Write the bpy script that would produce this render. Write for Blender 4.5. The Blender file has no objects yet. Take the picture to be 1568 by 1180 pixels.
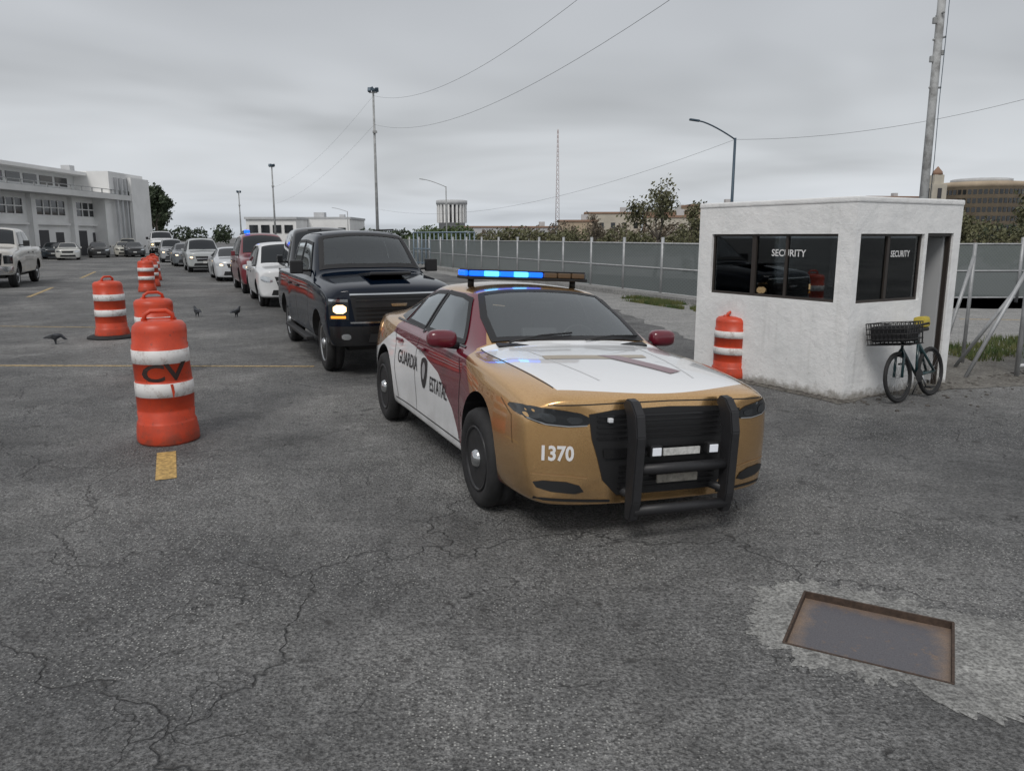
import bpy, bmesh, math, random
from mathutils import Vector, Matrix, noise
from mathutils.bvhtree import BVHTree
from mathutils.geometry import delaunay_2d_cdt
random.seed(7)
R=math.radians
scene=bpy.context.scene
# ---------------------------------------------------------------- node helpers
def nd(nt,typ,ins=None,**at):
    n=nt.nodes.new(typ)
    for k,v in at.items(): setattr(n,k,v)
    if ins:
        for k,v in ins.items():
            s=n.inputs[k]
            if isinstance(v,bpy.types.NodeSocket): nt.links.new(v,s)
            else: s.default_value=v
    return n
def M(nt,op,a,b=None,c=None,clamp=False):
    n=nt.nodes.new('ShaderNodeMath'); n.operation=op; n.use_clamp=clamp
    for i,v in enumerate((a,b,c)):
        if v is None: continue
        if isinstance(v,bpy.types.NodeSocket): nt.links.new(v,n.inputs[i])
        else: n.inputs[i].default_value=v
    return n.outputs[0]
def mixc(nt,f,a,b,blend='MIX'):
    n=nt.nodes.new('ShaderNodeMix'); n.data_type='RGBA'; n.blend_type=blend
    for i,v in ((0,f),(6,a),(7,b)):
        if isinstance(v,bpy.types.NodeSocket): nt.links.new(v,n.inputs[i])
        else: n.inputs[i].default_value=(tuple(v)+(1,))[:4] if i else v
    return n.outputs[2]
def ramp(nt,fac,els,interp='LINEAR'):
    n=nt.nodes.new('ShaderNodeValToRGB'); nt.links.new(fac,n.inputs[0]); cr=n.color_ramp; cr.interpolation=interp
    while len(cr.elements)<len(els): cr.elements.new(0.5)
    for e,(p,c) in zip(cr.elements,els):
        e.position=p; e.color=(c,c,c,1) if isinstance(c,(int,float)) else tuple(c)+(1,)
    return n.outputs[0]
def nz(nt,vec,scale,detail=4,rough=.55,dist=0):
    n=nd(nt,'ShaderNodeTexNoise',{'Scale':scale,'Detail':detail,'Roughness':rough,'Distortion':dist})
    if vec is not None: nt.links.new(vec,n.inputs['Vector'])
    return n.outputs[0]
def base(name):
    m=bpy.data.materials.new(name); m.use_nodes=True
    return m,m.node_tree,m.node_tree.nodes['Principled BSDF']
def ocoord(nt): return nd(nt,'ShaderNodeTexCoord').outputs['Object']
def bumpn(nt,b,h,strength,dist=.01):
    n=nd(nt,'ShaderNodeBump',{'Height':h,'Strength':strength,'Distance':dist}); nt.links.new(n.outputs[0],b.inputs['Normal'])
MC={}
def P(name,col,rough=.5,metal=0,coat=0,nv=None,bump=None,emit=None,alpha=None,spec=None,back=None):
    if name in MC: return MC[name]
    m,nt,b=base(name)
    b.inputs['Base Color'].default_value=tuple(col)+(1,)
    b.inputs['Roughness'].default_value=rough; b.inputs['Metallic'].default_value=metal
    b.inputs['Coat Weight'].default_value=coat; b.inputs['Coat Roughness'].default_value=.04
    if spec is not None: b.inputs['Specular IOR Level'].default_value=spec
    oc=None
    if nv:
        oc=ocoord(nt); f=nz(nt,oc,nv[0],3,.6)
        f=ramp(nt,f,[(.3,1-nv[1]),(.7,1+nv[1]*.4)])
        nt.links.new(mixc(nt,1.0,col,f,'MULTIPLY'),b.inputs['Base Color'])
    if bump:
        oc=oc or ocoord(nt); bumpn(nt,b,nz(nt,oc,bump[0],3),bump[1],bump[2] if len(bump)>2 else .01)
    if emit:
        b.inputs['Emission Color'].default_value=tuple(emit[0])+(1,); b.inputs['Emission Strength'].default_value=emit[1]
    if alpha is not None: b.inputs['Alpha'].default_value=alpha
    MC[name]=m; return m
# ---------------------------------------------------------------- mesh helpers
def empty(name,loc=(0,0,0),rz=0,scale=1):
    e=bpy.data.objects.new(name,None); scene.collection.objects.link(e)
    e.location=loc; e.rotation_euler=(0,0,rz)
    e.scale=(scale,)*3 if isinstance(scale,(int,float)) else scale
    return e
def addobj(name,me,parent=None,mat=None,smooth=False):
    o=bpy.data.objects.new(name,me); scene.collection.objects.link(o)
    if parent: o.parent=parent
    if mat:
        for mm in (mat if isinstance(mat,(list,tuple)) else [mat]): me.materials.append(mm)
    if smooth:
        for p in me.polygons: p.use_smooth=True
    return o
def frombm(name,bm,parent=None,mat=None,smooth=False,recalc=True):
    if recalc: bmesh.ops.recalc_face_normals(bm,faces=bm.faces)
    me=bpy.data.meshes.new(name); bm.to_mesh(me); bm.free()
    return addobj(name,me,parent,mat,smooth)
def addbox(bm,c,s,rot=None,bev=0):
    b2=bmesh.new(); bmesh.ops.create_cube(b2,size=1)
    for v in b2.verts: v.co=Vector((v.co.x*s[0],v.co.y*s[1],v.co.z*s[2]))
    if bev: bmesh.ops.bevel(b2,geom=b2.edges[:],offset=bev,segments=2,affect='EDGES',profile=.6)
    mt=Matrix.Translation(c)
    if rot: mt=mt@Matrix.Rotation(rot[2],4,'Z')@Matrix.Rotation(rot[1],4,'Y')@Matrix.Rotation(rot[0],4,'X')
    b2.transform(mt); me=bpy.data.meshes.new('t'); b2.to_mesh(me); b2.free(); bm.from_mesh(me); bpy.data.meshes.remove(me)
def box(name,parent,c,s,mat,rot=None,bev=0):
    bm=bmesh.new(); addbox(bm,c,s,rot,bev); return frombm(name,bm,parent,mat,smooth=False)
def boxes(name,parent,lst,mat,bev=0):
    bm=bmesh.new()
    for it in lst: addbox(bm,it[0],it[1],it[2] if len(it)>2 else None,bev)
    return frombm(name,bm,parent,mat)
def b2(x0,x1,y0,y1,z0,z1): return (((x0+x1)/2,(y0+y1)/2,(z0+z1)/2),(abs(x1-x0),abs(y1-y0),abs(z1-z0)))
def tubes(name,parent,paths,r,mat,n=8,cyc=False):
    bm=bmesh.new()
    for k,pts in enumerate(paths):
        rr=r[k] if isinstance(r,list) else r
        pts=[Vector(p) for p in pts]; rings=[]; L=len(pts)
        up=None
        for i,p in enumerate(pts):
            if cyc: d=pts[(i+1)%L]-pts[i-1]
            else: d=pts[min(i+1,L-1)]-pts[max(i-1,0)]
            d.normalize()
            if up is None:
                a=Vector((0,0,1)) if abs(d.z)<.9 else Vector((1,0,0))
                up=(a-d*a.dot(d)).normalized()
            else:
                up=(up-d*up.dot(d)).normalized()
            s=d.cross(up)
            q=rr if not isinstance(rr,(tuple,list)) else rr[0]+(rr[1]-rr[0])*i/(L-1)
            rings.append([bm.verts.new(p+(up*math.cos(2*math.pi*j/n)+s*math.sin(2*math.pi*j/n))*q) for j in range(n)])
        for i in range(L if cyc else L-1):
            a,b=rings[i],rings[(i+1)%L]
            for j in range(n): bm.faces.new((a[j],a[(j+1)%n],b[(j+1)%n],b[j]))
        if not cyc: bm.faces.new(rings[0]); bm.faces.new(rings[-1][::-1])
    return frombm(name,bm,parent,mat,smooth=True)
def lathe(name,parent,prof,mat,n=32,axis='Z',loc=(0,0,0),mats=None):
    bm=bmesh.new(); rings=[]
    for r,z in prof:
        ring=[]
        for j in range(n):
            a=2*math.pi*j/n; c,s=math.cos(a)*max(r,1e-4),math.sin(a)*max(r,1e-4)
            v=(c,s,z) if axis=='Z' else (c,z,s)
            ring.append(bm.verts.new(Vector(v)+Vector(loc)))
        rings.append(ring)
    for i in range(len(rings)-1):
        for j in range(n):
            f=bm.faces.new((rings[i][j],rings[i][(j+1)%n],rings[i+1][(j+1)%n],rings[i+1][j])); f.smooth=True
            if mats: f.material_index=mats[i]
    for rg in (rings[0],rings[-1]):
        f=bm.faces.new(rg)
    o=frombm(name,bm,parent,mat)
    return o
def poly(name,parent,pts,z,mat):
    bm=bmesh.new(); f=bm.faces.new([bm.verts.new((p[0],p[1],z)) for p in pts]); 
    return frombm(name,bm,parent,mat)
def chaikin(p,it=2):
    for _ in range(it):
        q=[]
        for i in range(len(p)):
            a,b=p[i],p[(i+1)%len(p)]
            q+= [(a[0]*.75+b[0]*.25,a[1]*.75+b[1]*.25),(a[0]*.25+b[0]*.75,a[1]*.25+b[1]*.75)]
        p=q
    return p
def proj(bvh,pt2,mode,s=1,off=.004):
    a,b=pt2
    if mode=='S': o=Vector((a,s*3,b)); d=Vector((0,-s,0))
    elif mode=='F': o=Vector((6*s,a,b)); d=Vector((-s,0,0))
    elif mode=='T': o=Vector((a,b,4)); d=Vector((0,0,-1))
    h=bvh.ray_cast(o,d)
    if h[0] is None: return None
    n=h[1]; 
    if n.dot(d)>0: n=-n
    return h[0]+n*off
def densify(pl,res):
    pts=[]
    for i in range(len(pl)):
        a,b=Vector(pl[i]),Vector(pl[(i+1)%len(pl)]); k=max(1,int((b-a).length/res))
        for j in range(k): pts.append(a+(b-a)*j/k)
    return pts
def patch(name,parent,bvh,pl,mode,mat,s=1,off=.004,res=.05,smooth_it=0):
    if smooth_it: pl=chaikin(pl,smooth_it)
    pts=densify(pl,res)
    nb=len(pts); ed=[(i,(i+1)%nb) for i in range(nb)]
    xs=[p.x for p in pts]; ys=[p.y for p in pts]
    x=min(xs)+res*.5
    while x<max(xs):
        y=min(ys)+res*.5
        while y<max(ys): pts.append(Vector((x+.001,y+.0007))); y+=res
        x+=res
    vs,es,fs,_,_,_=delaunay_2d_cdt(pts,ed,[],1,1e-5)
    P3=[proj(bvh,(v.x,v.y),mode,s,off) for v in vs]
    bm=bmesh.new(); bv=[bm.verts.new(p) if p else None for p in P3]
    for f in fs:
        q=[bv[i] for i in f]
        if None in q: continue
        if max((q[i].co-q[i-1].co).length for i in range(len(q)))>res*6: continue
        try: bm.faces.new(q).smooth=True
        except: pass
    for v in [v for v in bm.verts if not v.link_faces]: bm.verts.remove(v)
    return frombm(name,bm,parent,mat)
def ringpatch(name,parent,bvh,pl,mode,mat,s=1,off=.009,w=.03,w0=-.004):
    pts=densify(pl,.04); c=sum(pts,Vector((0,0)))/len(pts); n=len(pts); rows=[]
    for k in range(4):
        row=[]
        for i,p in enumerate(pts):
            t=(pts[(i+1)%n]-pts[i-1]).normalized(); nn=Vector((-t.y,t.x))
            if nn.dot(c-p)<0: nn=-nn
            row.append(p+nn*(w0+(w-w0)*k/3))
        rows.append(row)
    bm=bmesh.new(); V=[[ (lambda q: bm.verts.new(q) if q else None)(proj(bvh,(p.x,p.y),mode,s,off)) for p in r] for r in rows]
    for k in range(3):
        for i in range(n):
            q=[V[k][i],V[k][(i+1)%n],V[k+1][(i+1)%n],V[k+1][i]]
            if None in q: continue
            if max((q[j].co-q[j-1].co).length for j in range(4))>.25: continue
            bm.faces.new(q).smooth=True
    for v in [v for v in bm.verts if not v.link_faces]: bm.verts.remove(v)
    return frombm(name,bm,parent,mat)
def inpoly(p,pl):
    x,y=p; c=False; j=len(pl)-1
    for i in range(len(pl)):
        xi,yi=pl[i][0],pl[i][1]; xj,yj=pl[j][0],pl[j][1]
        if (yi>y)!=(yj>y) and x<(xj-xi)*(y-yi)/(yj-yi)+xi: c=not c
        j=i
    return c
def cut_windows(ob,sides,tops,zmin):
    bm=bmesh.new(); bm.from_mesh(ob.data); kill=[]
    for f in bm.faces:
        if min(v.co.z for v in f.verts)<zmin: continue
        n=f.normal
        if abs(n.y)>.55 and any(all(inpoly((v.co.x,v.co.z),pl) for v in f.verts) for pl in sides): kill.append(f)
        elif n.z>.2 and any(all(inpoly((v.co.x,v.co.y),pl) for v in f.verts) for pl in tops): kill.append(f)
    bmesh.ops.delete(bm,geom=kill,context='FACES'); bm.to_mesh(ob.data); bm.free()
def textmesh(txt,size,bold=0):
    cu=bpy.data.curves.new('t','FONT'); cu.body=txt; cu.size=size; cu.align_x='CENTER'; cu.align_y='CENTER'; cu.offset=bold; cu.resolution_u=3
    o=bpy.data.objects.new('t',cu); scene.collection.objects.link(o); bpy.context.view_layer.update()
    me=bpy.data.meshes.new_from_object(o.evaluated_get(bpy.context.evaluated_depsgraph_get())); bpy.data.objects.remove(o); return me
def textpatch(name,parent,txt,size,mat,fn,bold=0,sx=1):
    me=textmesh(txt,size,bold); bm=bmesh.new(); bm.from_mesh(me); bpy.data.meshes.remove(me)
    bmesh.ops.triangulate(bm,faces=bm.faces); bmesh.ops.subdivide_edges(bm,edges=[e for e in bm.edges if e.calc_length()>.05],cuts=2); bmesh.ops.triangulate(bm,faces=bm.faces)
    bad=[]
    for v in bm.verts:
        p=fn((v.co.x*sx,v.co.y))
        if p is None: bad.append(v)
        else: v.co=p
    for v in bad: bm.verts.remove(v)
    return frombm(name,bm,parent,mat)
# ---------------------------------------------------------------- materials
def asphalt():
    m,nt,b=base('asphalt'); oc=ocoord(nt)
    n1=nz(nt,oc,.22,4,.6,.5); n2=nz(nt,oc,1.1,4,.7); n3=nz(nt,oc,42,2,.8); n4=nz(nt,oc,9,4,.75)
    c=ramp(nt,n1,[(.36,(.088,.089,.090)),(.5,(.140,.140,.138)),(.64,(.212,.210,.204))])
    c=mixc(nt,1,c,ramp(nt,n2,[(.3,.62),(.7,1.2)]),'MULTIPLY')
    c=mixc(nt,1,c,ramp(nt,n4,[(.3,.64),(.68,1.26)]),'MULTIPLY')
    c=mixc(nt,1,c,ramp(nt,n3,[(.34,.38),(.66,1.65)]),'MULTIPLY')
    vo=nd(nt,'ShaderNodeTexVoronoi',{'Vector':oc,'Scale':62.0})
    spk=ramp(nt,vo.outputs[0],[(.20,1),(.38,0)])
    sepc=nd(nt,'ShaderNodeSeparateColor',{'Color':vo.outputs[1]}).outputs[0]
    agm=M(nt,'MULTIPLY',spk,ramp(nt,sepc,[(.45,0),(.80,1)]))
    agm=M(nt,'MULTIPLY',agm,ramp(nt,nz(nt,oc,.6,3),[(.40,.08),(.56,1)]))
    c=mixc(nt,agm,c,(.46,.46,.44))
    drk=M(nt,'MULTIPLY',spk,ramp(nt,sepc,[(.12,.8),(.25,0)])); c=mixc(nt,drk,c,(.04,.04,.04))
    dv=nd(nt,'ShaderNodeTexNoise',{'Vector':oc,'Scale':1.3,'Detail':4.0,'Roughness':.6})
    dv2=nd(nt,'ShaderNodeVectorMath',{0:dv.outputs[1],'Scale':1.3},operation='SCALE').outputs[0]
    dv3=nd(nt,'ShaderNodeVectorMath',{0:oc,1:dv2},operation='ADD').outputs[0]
    cr=None
    for sc,w,msc,lo in ((.33,.0042,.12,.36),(1.6,.011,.3,.54)):
        v=nd(nt,'ShaderNodeTexVoronoi',{'Vector':dv3,'Scale':sc},feature='DISTANCE_TO_EDGE').outputs[0]
        k=ramp(nt,v,[(w*.3,1),(w,0)]); k=M(nt,'MULTIPLY',k,ramp(nt,nz(nt,oc,msc*3,2),[(lo,0),(lo+.08,1)]))
        cr=k if cr is None else M(nt,'MAXIMUM',cr,k)
    cr=M(nt,'MULTIPLY',cr,ramp(nt,n4,[(.35,.3),(.55,1)]))
    c=mixc(nt,M(nt,'MULTIPLY',cr,.8),c,(.03,.03,.03))
    off=nd(nt,'ShaderNodeVectorMath',{0:dv.outputs[1],'Scale':.35},operation='SCALE').outputs[0]
    ov=nd(nt,'ShaderNodeVectorMath',{0:oc,1:off},operation='ADD').outputs[0]
    for sc_,r0,lo,dk in ((2.3,.10,.35,.85),(5.5,.13,.5,.8),(.42,.26,.35,.40)):
        sv=nd(nt,'ShaderNodeTexVoronoi',{'Vector':ov,'Scale':sc_})
        s1=ramp(nt,M(nt,'ADD',sv.outputs[0],M(nt,'MULTIPLY',M(nt,'SUBTRACT',n4,.5),.25)),[(r0*.5,1),(r0*1.4,0)]); sc1=nd(nt,'ShaderNodeSeparateColor',{'Color':sv.outputs[1]}).outputs[1]
        s1=M(nt,'MULTIPLY',s1,ramp(nt,sc1,[(lo,0),(lo+.1,dk)]))
        c=mixc(nt,s1,c,(.04,.039,.038))
    nt.links.new(c,b.inputs['Base Color'])
    b.inputs['Roughness'].default_value=.72
    h=M(nt,'ADD',M(nt,'MULTIPLY',n3,.8),M(nt,'MULTIPLY',vo.outputs[0],-.6)); h=M(nt,'SUBTRACT',h,M(nt,'MULTIPLY',cr,1.2)); h=M(nt,'ADD',h,M(nt,'MULTIPLY',n4,.8))
    bumpn(nt,b,h,1.0,.016); return m
ASPH=asphalt()
def concrete(name,a,bb,speck=90):
    m,nt,b=base(name); oc=ocoord(nt)
    c=mixc(nt,ramp(nt,nz(nt,oc,1.7,4,.65),[(.3,0),(.7,1)]),a,bb)
    c=mixc(nt,1,c,ramp(nt,nz(nt,oc,14,4,.7),[(.3,.58),(.7,1.15)]),'MULTIPLY')
    n3=nz(nt,oc,speck,2,.7)
    c=mixc(nt,1,c,ramp(nt,n3,[(.35,.54),(.65,1.40)]),'MULTIPLY')
    nt.links.new(c,b.inputs['Base Color']); b.inputs['Roughness'].default_value=.85
    bumpn(nt,b,n3,.8,.014); return m
CONC=concrete('worn_concrete',(.19,.19,.185),(.34,.34,.325),55)
CONC2=concrete('pale_concrete',(.25,.25,.245),(.36,.355,.345))
def stucco():
    m,nt,b=base('white_stucco'); oc=ocoord(nt); z=nd(nt,'ShaderNodeSeparateXYZ',{0:oc}).outputs[2]
    c=mixc(nt,ramp(nt,nz(nt,oc,1.6,5,.7),[(.38,0),(.75,1)]),(.86,.86,.855),(.74,.75,.75))
    g=M(nt,'ADD',z,M(nt,'MULTIPLY',nz(nt,oc,9,4,.7),-.28))
    c=mixc(nt,ramp(nt,M(nt,'ADD',g,.2),[(.08,.8),(.18,0)]),c,(.22,.20,.17))
    chip=M(nt,'MULTIPLY',ramp(nt,nz(nt,oc,16,4,.6),[(.64,0),(.67,.7)]),ramp(nt,z,[(.1,1),(.7,0)]))
    c=mixc(nt,chip,c,(.42,.41,.39))
    st=nd(nt,'ShaderNodeMapping',{'Vector':oc,'Scale':(9,9,.7)}).outputs[0]
    c=mixc(nt,ramp(nt,nz(nt,st,1.0,3),[(.58,0),(.74,.28)]),c,(.55,.55,.53))
    nt.links.new(c,b.inputs['Base Color']); b.inputs['Roughness'].default_value=.8
    bumpn(nt,b,M(nt,'ADD',nz(nt,oc,4,3,.6),M(nt,'MULTIPLY',nz(nt,oc,60,2),.2)),.7,.03); return m
STUC=stucco()
WHITE=P('white_wall',(.80,.80,.79),.8,nv=(.4,.12)); GREYW=P('grey_wall',(.50,.51,.52),.8,nv=(.5,.15))
DGLASS=P('dark_glass',(.016,.019,.022),.06,spec=.8)
CGL=P('car_glass',(.012,.015,.018),.03,spec=.6)
def clearglass(name,tint,g=1.15,g0=.02):
    m,nt,b=base(name); out=nt.nodes['Material Output']; nt.nodes.remove(b)
    tr=nd(nt,'ShaderNodeBsdfTransparent',{'Color':tuple(tint)+(1,)}); gl=nd(nt,'ShaderNodeBsdfGlossy',{'Color':(.93,.98,1,1),'Roughness':.02}); fr=nd(nt,'ShaderNodeFresnel',{'IOR':1.52})
    mx=nd(nt,'ShaderNodeMixShader',{0:M(nt,'MULTIPLY_ADD',fr.outputs[0],g,g0,clamp=True),1:tr.outputs[0],2:gl.outputs[0]}); nt.links.new(mx.outputs[0],out.inputs[0]); return m
WSG=clearglass('windscreen_glass',(.82,.87,.86),1.7,.06); TNG=clearglass('tinted_glass',(.32,.35,.36),1.7,.06); WG=clearglass('booth_glass',(.42,.44,.45))
RUB=P('tyre_rubber',(.018,.018,.019),.75,nv=(12,.4),bump=(60,.3,.004)); BLK=P('black_plastic',(.012,.012,.013),.5); BLKG=P('black_gloss',(.012,.012,.013),.2); STL=P('black_steel',(.030,.030,.032),.35,.3)
CHR=P('chrome',(.62,.63,.64),.15,1); ALU=P('aluminium',(.45,.46,.47),.4,1,nv=(8,.2)); GALV=P('galvanised_steel',(.42,.43,.44),.55,.4,nv=(6,.25))
HEADC=P('headlamp_lens',(.018,.021,.024),.05,spec=.9); REFL=P('lamp_reflector',(.6,.62,.64),.12,1); LIN=P('lamp_inner',(.12,.13,.14),.12,.8)
LAMPW=P('lit_lamp',(.9,.9,.85),.3,emit=((1,.62,.26),2.6)); LAMPB=P('blue_led',(.02,.08,.6),.3,emit=((.0,.13,1),1.6)); LAMPBW=P('blue_led_core',(.1,.3,1),.3,emit=((.06,.42,1),3.0))
AMB=P('amber_marker',(.6,.2,.02),.3,emit=((1,.35,.03),1.2))
PLATE=P('licence_plate',(.62,.62,.60),.5,nv=(40,.3)); INT=P('interior_trim',(.055,.055,.06),.6); SEAT=P('seat_cloth',(.07,.07,.076),.85)
# ---------------------------------------------------------------- vehicle body loft
def ring(row):
    x,zb,wl,zm,wm,zs,ws,yr,zr,zt=row
    cc=-.018 if (-1.0<x<1.1) else .012
    p=[(0,zb),(wl*.6,zb),(wl-.04,zb),(wl,zb+.04),((wl+wm)/2+cc,(zb+zm)/2),(wm+cc*.4,zm),((wm+ws)/2+.010,(zm+zs)/2+.05),(ws+.010,zs-.05),(ws-.002,zs-.008),(ws-.05,zs+.012),
       ((ws-.05+yr)/2+.012,(zs+.012+zr)/2),(yr,zr),(yr*.86,zr+(zt-zr)*.48),(yr*.5,zt-(zt-zr)*.16),(0,zt)]
    return [(x,y,z) for y,z in p]+[(x,-y,z) for y,z in p[-2:0:-1]]
def loft(name,parent,tab,mat,nose,tail,axles,ar,awid=.6,subs=2,lean=.10,zn=.5):
    bm=bmesh.new(); rings=[]
    def warp(v):
        x,y,z=v
        k,x0,xe,pw=nose
        if x>x0:
            t=(x-x0)/(xe-x0); t=t*t*(3-2*t) if t<1 else 1
            x-=k*t*(min(abs(y)/.95,1.05))**pw
            if z>zn: x-=lean*t*((z-zn)/.3)**2
        k,x0,xe,pw=tail
        if x<x0:
            t=min(1,(x-x0)/(xe-x0)); x+=k*t*(min(abs(y)/.95,1.05))**pw
        return (x,y,z)
    def sc(rg,f):
        zc=sum(p[2] for p in rg)/len(rg); return [(p[0],p[1]*f,zc+(p[2]-zc)*f) for p in rg]
    r0=ring(tab[0]); r1=ring(tab[-1])
    allr=[sc(r0,.3),sc(r0,.62),sc(r0,.9),sc(r0,.975)]+[ring(t) for t in tab]+[sc(r1,.96),sc(r1,.6),sc(r1,.3)]
    for rg in allr: rings.append([bm.verts.new(warp(p)) for p in rg])
    n=len(rings[0])
    for a,b in zip(rings,rings[1:]):
        for j in range(n): bm.faces.new((a[j],a[(j+1)%n],b[(j+1)%n],b[j]))
    bm.faces.new(rings[0][::-1]); bm.faces.new(rings[-1])
    o=frombm(name,bm,None,None,True)
    ss=o.modifiers.new('s','SUBSURF'); ss.levels=subs; ss.render_levels=subs
    cb=bmesh.new()
    for ax in axles:
        for s in (-1,1):
            bmesh.ops.create_cone(cb,cap_ends=True,segments=40,radius1=ar,radius2=ar,depth=.7,matrix=Matrix.Translation((ax[0],s*(awid+.35),ax[1]))@Matrix.Rotation(R(90),4,'X'))
    c=frombm('cut',cb)
    bo=o.modifiers.new('b','BOOLEAN'); bo.operation='DIFFERENCE'; bo.object=c; bo.solver='EXACT'
    bpy.context.view_layer.update()
    me=bpy.data.meshes.new_from_object(o.evaluated_get(bpy.context.evaluated_depsgraph_get()))
    bpy.data.objects.remove(o); bpy.data.objects.remove(c)
    bm=bmesh.new(); bm.from_mesh(me)
    for f in bm.faces:
        f.smooth=True; f.material_index=0
        for ax in axles:
            if all(math.hypot(v.co.x-ax[0],v.co.z-ax[1])<ar+.004 for v in f.verts):
                if all(abs(math.hypot(v.co.x-ax[0],v.co.z-ax[1])-ar)<.004 or abs(abs(v.co.y)-awid)<.004 for v in f.verts): f.material_index=1
    for e in bm.edges:
        if len(e.link_faces)==2 and e.link_faces[0].material_index!=e.link_faces[1].material_index: e.smooth=False
    bvh=BVHTree.FromBMesh(bm); bm.to_mesh(me); bm.free()
    ob=addobj(name,me,parent,[mat,BLK]); return ob,bvh
def wheel(parent,x,y,r,w,style='silver',n=40,name='wheel'):
    s=1 if y>0 else -1
    w2=w/2; rr=r*.66
    prof=[(rr,-w2*.8),(rr+.02,-w2*.92),(r*.86,-w2),(r*.96,-w2*.85),(r,-w2*.55),(r*1.0,-.02),(r*.985,-.018),(r*.985,.018),(r*1.0,.02),(r,w2*.55),(r*.96,w2*.85),(r*.86,w2),(r*.80,w2*.97),(rr+.02,w2*.94),(rr,w2*.8)]
    e=bpy.data.objects.new(name,None); scene.collection.objects.link(e); e.parent=parent; e.location=(x,y,r)
    lathe('tyre',e,prof,RUB,n,'Y')
    rim=ALU if style=='silver' else STL
    lathe('rim_barrel',e,[(rr*.995,s*-w2*.7),(rr*.995,s*w2*.8),(rr*.985,s*w2*.93),(rr*.93,s*w2*.9),(rr*.9,s*w2*.6),(rr*.88,s*.01),(.05,s*.0)],[rim,BLKG],n,'Y',mats=[0,0,0,0,0,1])
    ns=6 if style=='silver' else 9
    bm=bmesh.new()
    for i in range(ns):
        a=2*math.pi*i/ns+.3
        addbox(bm,(math.cos(a)*rr*.60,s*w2*(.55 if style=='silver' else .45),math.sin(a)*rr*.60),(rr*.70,.03,rr*(.26 if style=='silver' else .22)),(0,-a,0),.008)
    frombm('spokes',bm,e,rim)
    if style!='silver': lathe('centre_disc',e,[(rr*.56,s*w2*.40),(rr*.55,s*w2*.58),(rr*.40,s*w2*.66),(rr*.3,s*w2*.5)],STL,28,'Y')
    lathe('hub_cap',e,[(rr*.30,s*w2*.5),(rr*.29,s*w2*.84),(rr*.20,s*(w2*.84+.03)),(.01,s*(w2*.84+.035))],CHR if style!='silver' else ALU,20,'Y')
    return e
def paint(name,col,metal=.0,rough=.3):
    return P(name,col,rough,metal,coat=.8,nv=(1.5,.08))
def interior(e,L,dz,hw,seats,sx,dash):
    box('dashboard',e,((dash[0]+dash[1])/2,0,dash[2]),(dash[1]-dash[0],hw*1.7,.12),INT,(0,R(4),0),.04)
    box('instrument_cowl',e,(dash[0]+.06,.36,dash[2]+.08),(.16,.34,.07),INT,None,.025)
    box('cabin_floor',e,(L,0,dz-.45),(2.4,hw*1.75,.06),INT)
    for x,y,z in seats:
        box('seat_base',e,(x+.25,y,z-.42),(.5,.5,.16),SEAT,None,.05); box('seat_back',e,(x-.05,y,z-.12),(.14,.48,.60),SEAT,(0,R(-12),0),.05); box('headrest',e,(x-.13,y,z+.25),(.10,.26,.17),SEAT,(0,R(-8),0),.04)
    c=Vector((dash[0]-.10,.36,dash[2]+.02)); pts=[]
    for i in range(28):
        a=2*math.pi*i/28; v=Vector((0,math.cos(a)*.18,math.sin(a)*.18)); v.rotate(Matrix.Rotation(R(-22),3,'Y')); pts.append(tuple(c+v))
    tubes('steering_wheel',e,[pts],.014,BLK,8,True); tubes('steering_spokes',e,[[tuple(c+Vector((0,-.17,0))),tuple(c+Vector((0,.17,0)))],[tuple(c),tuple(c+Vector((.22,0,-.1)))]],.018,BLK)
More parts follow.
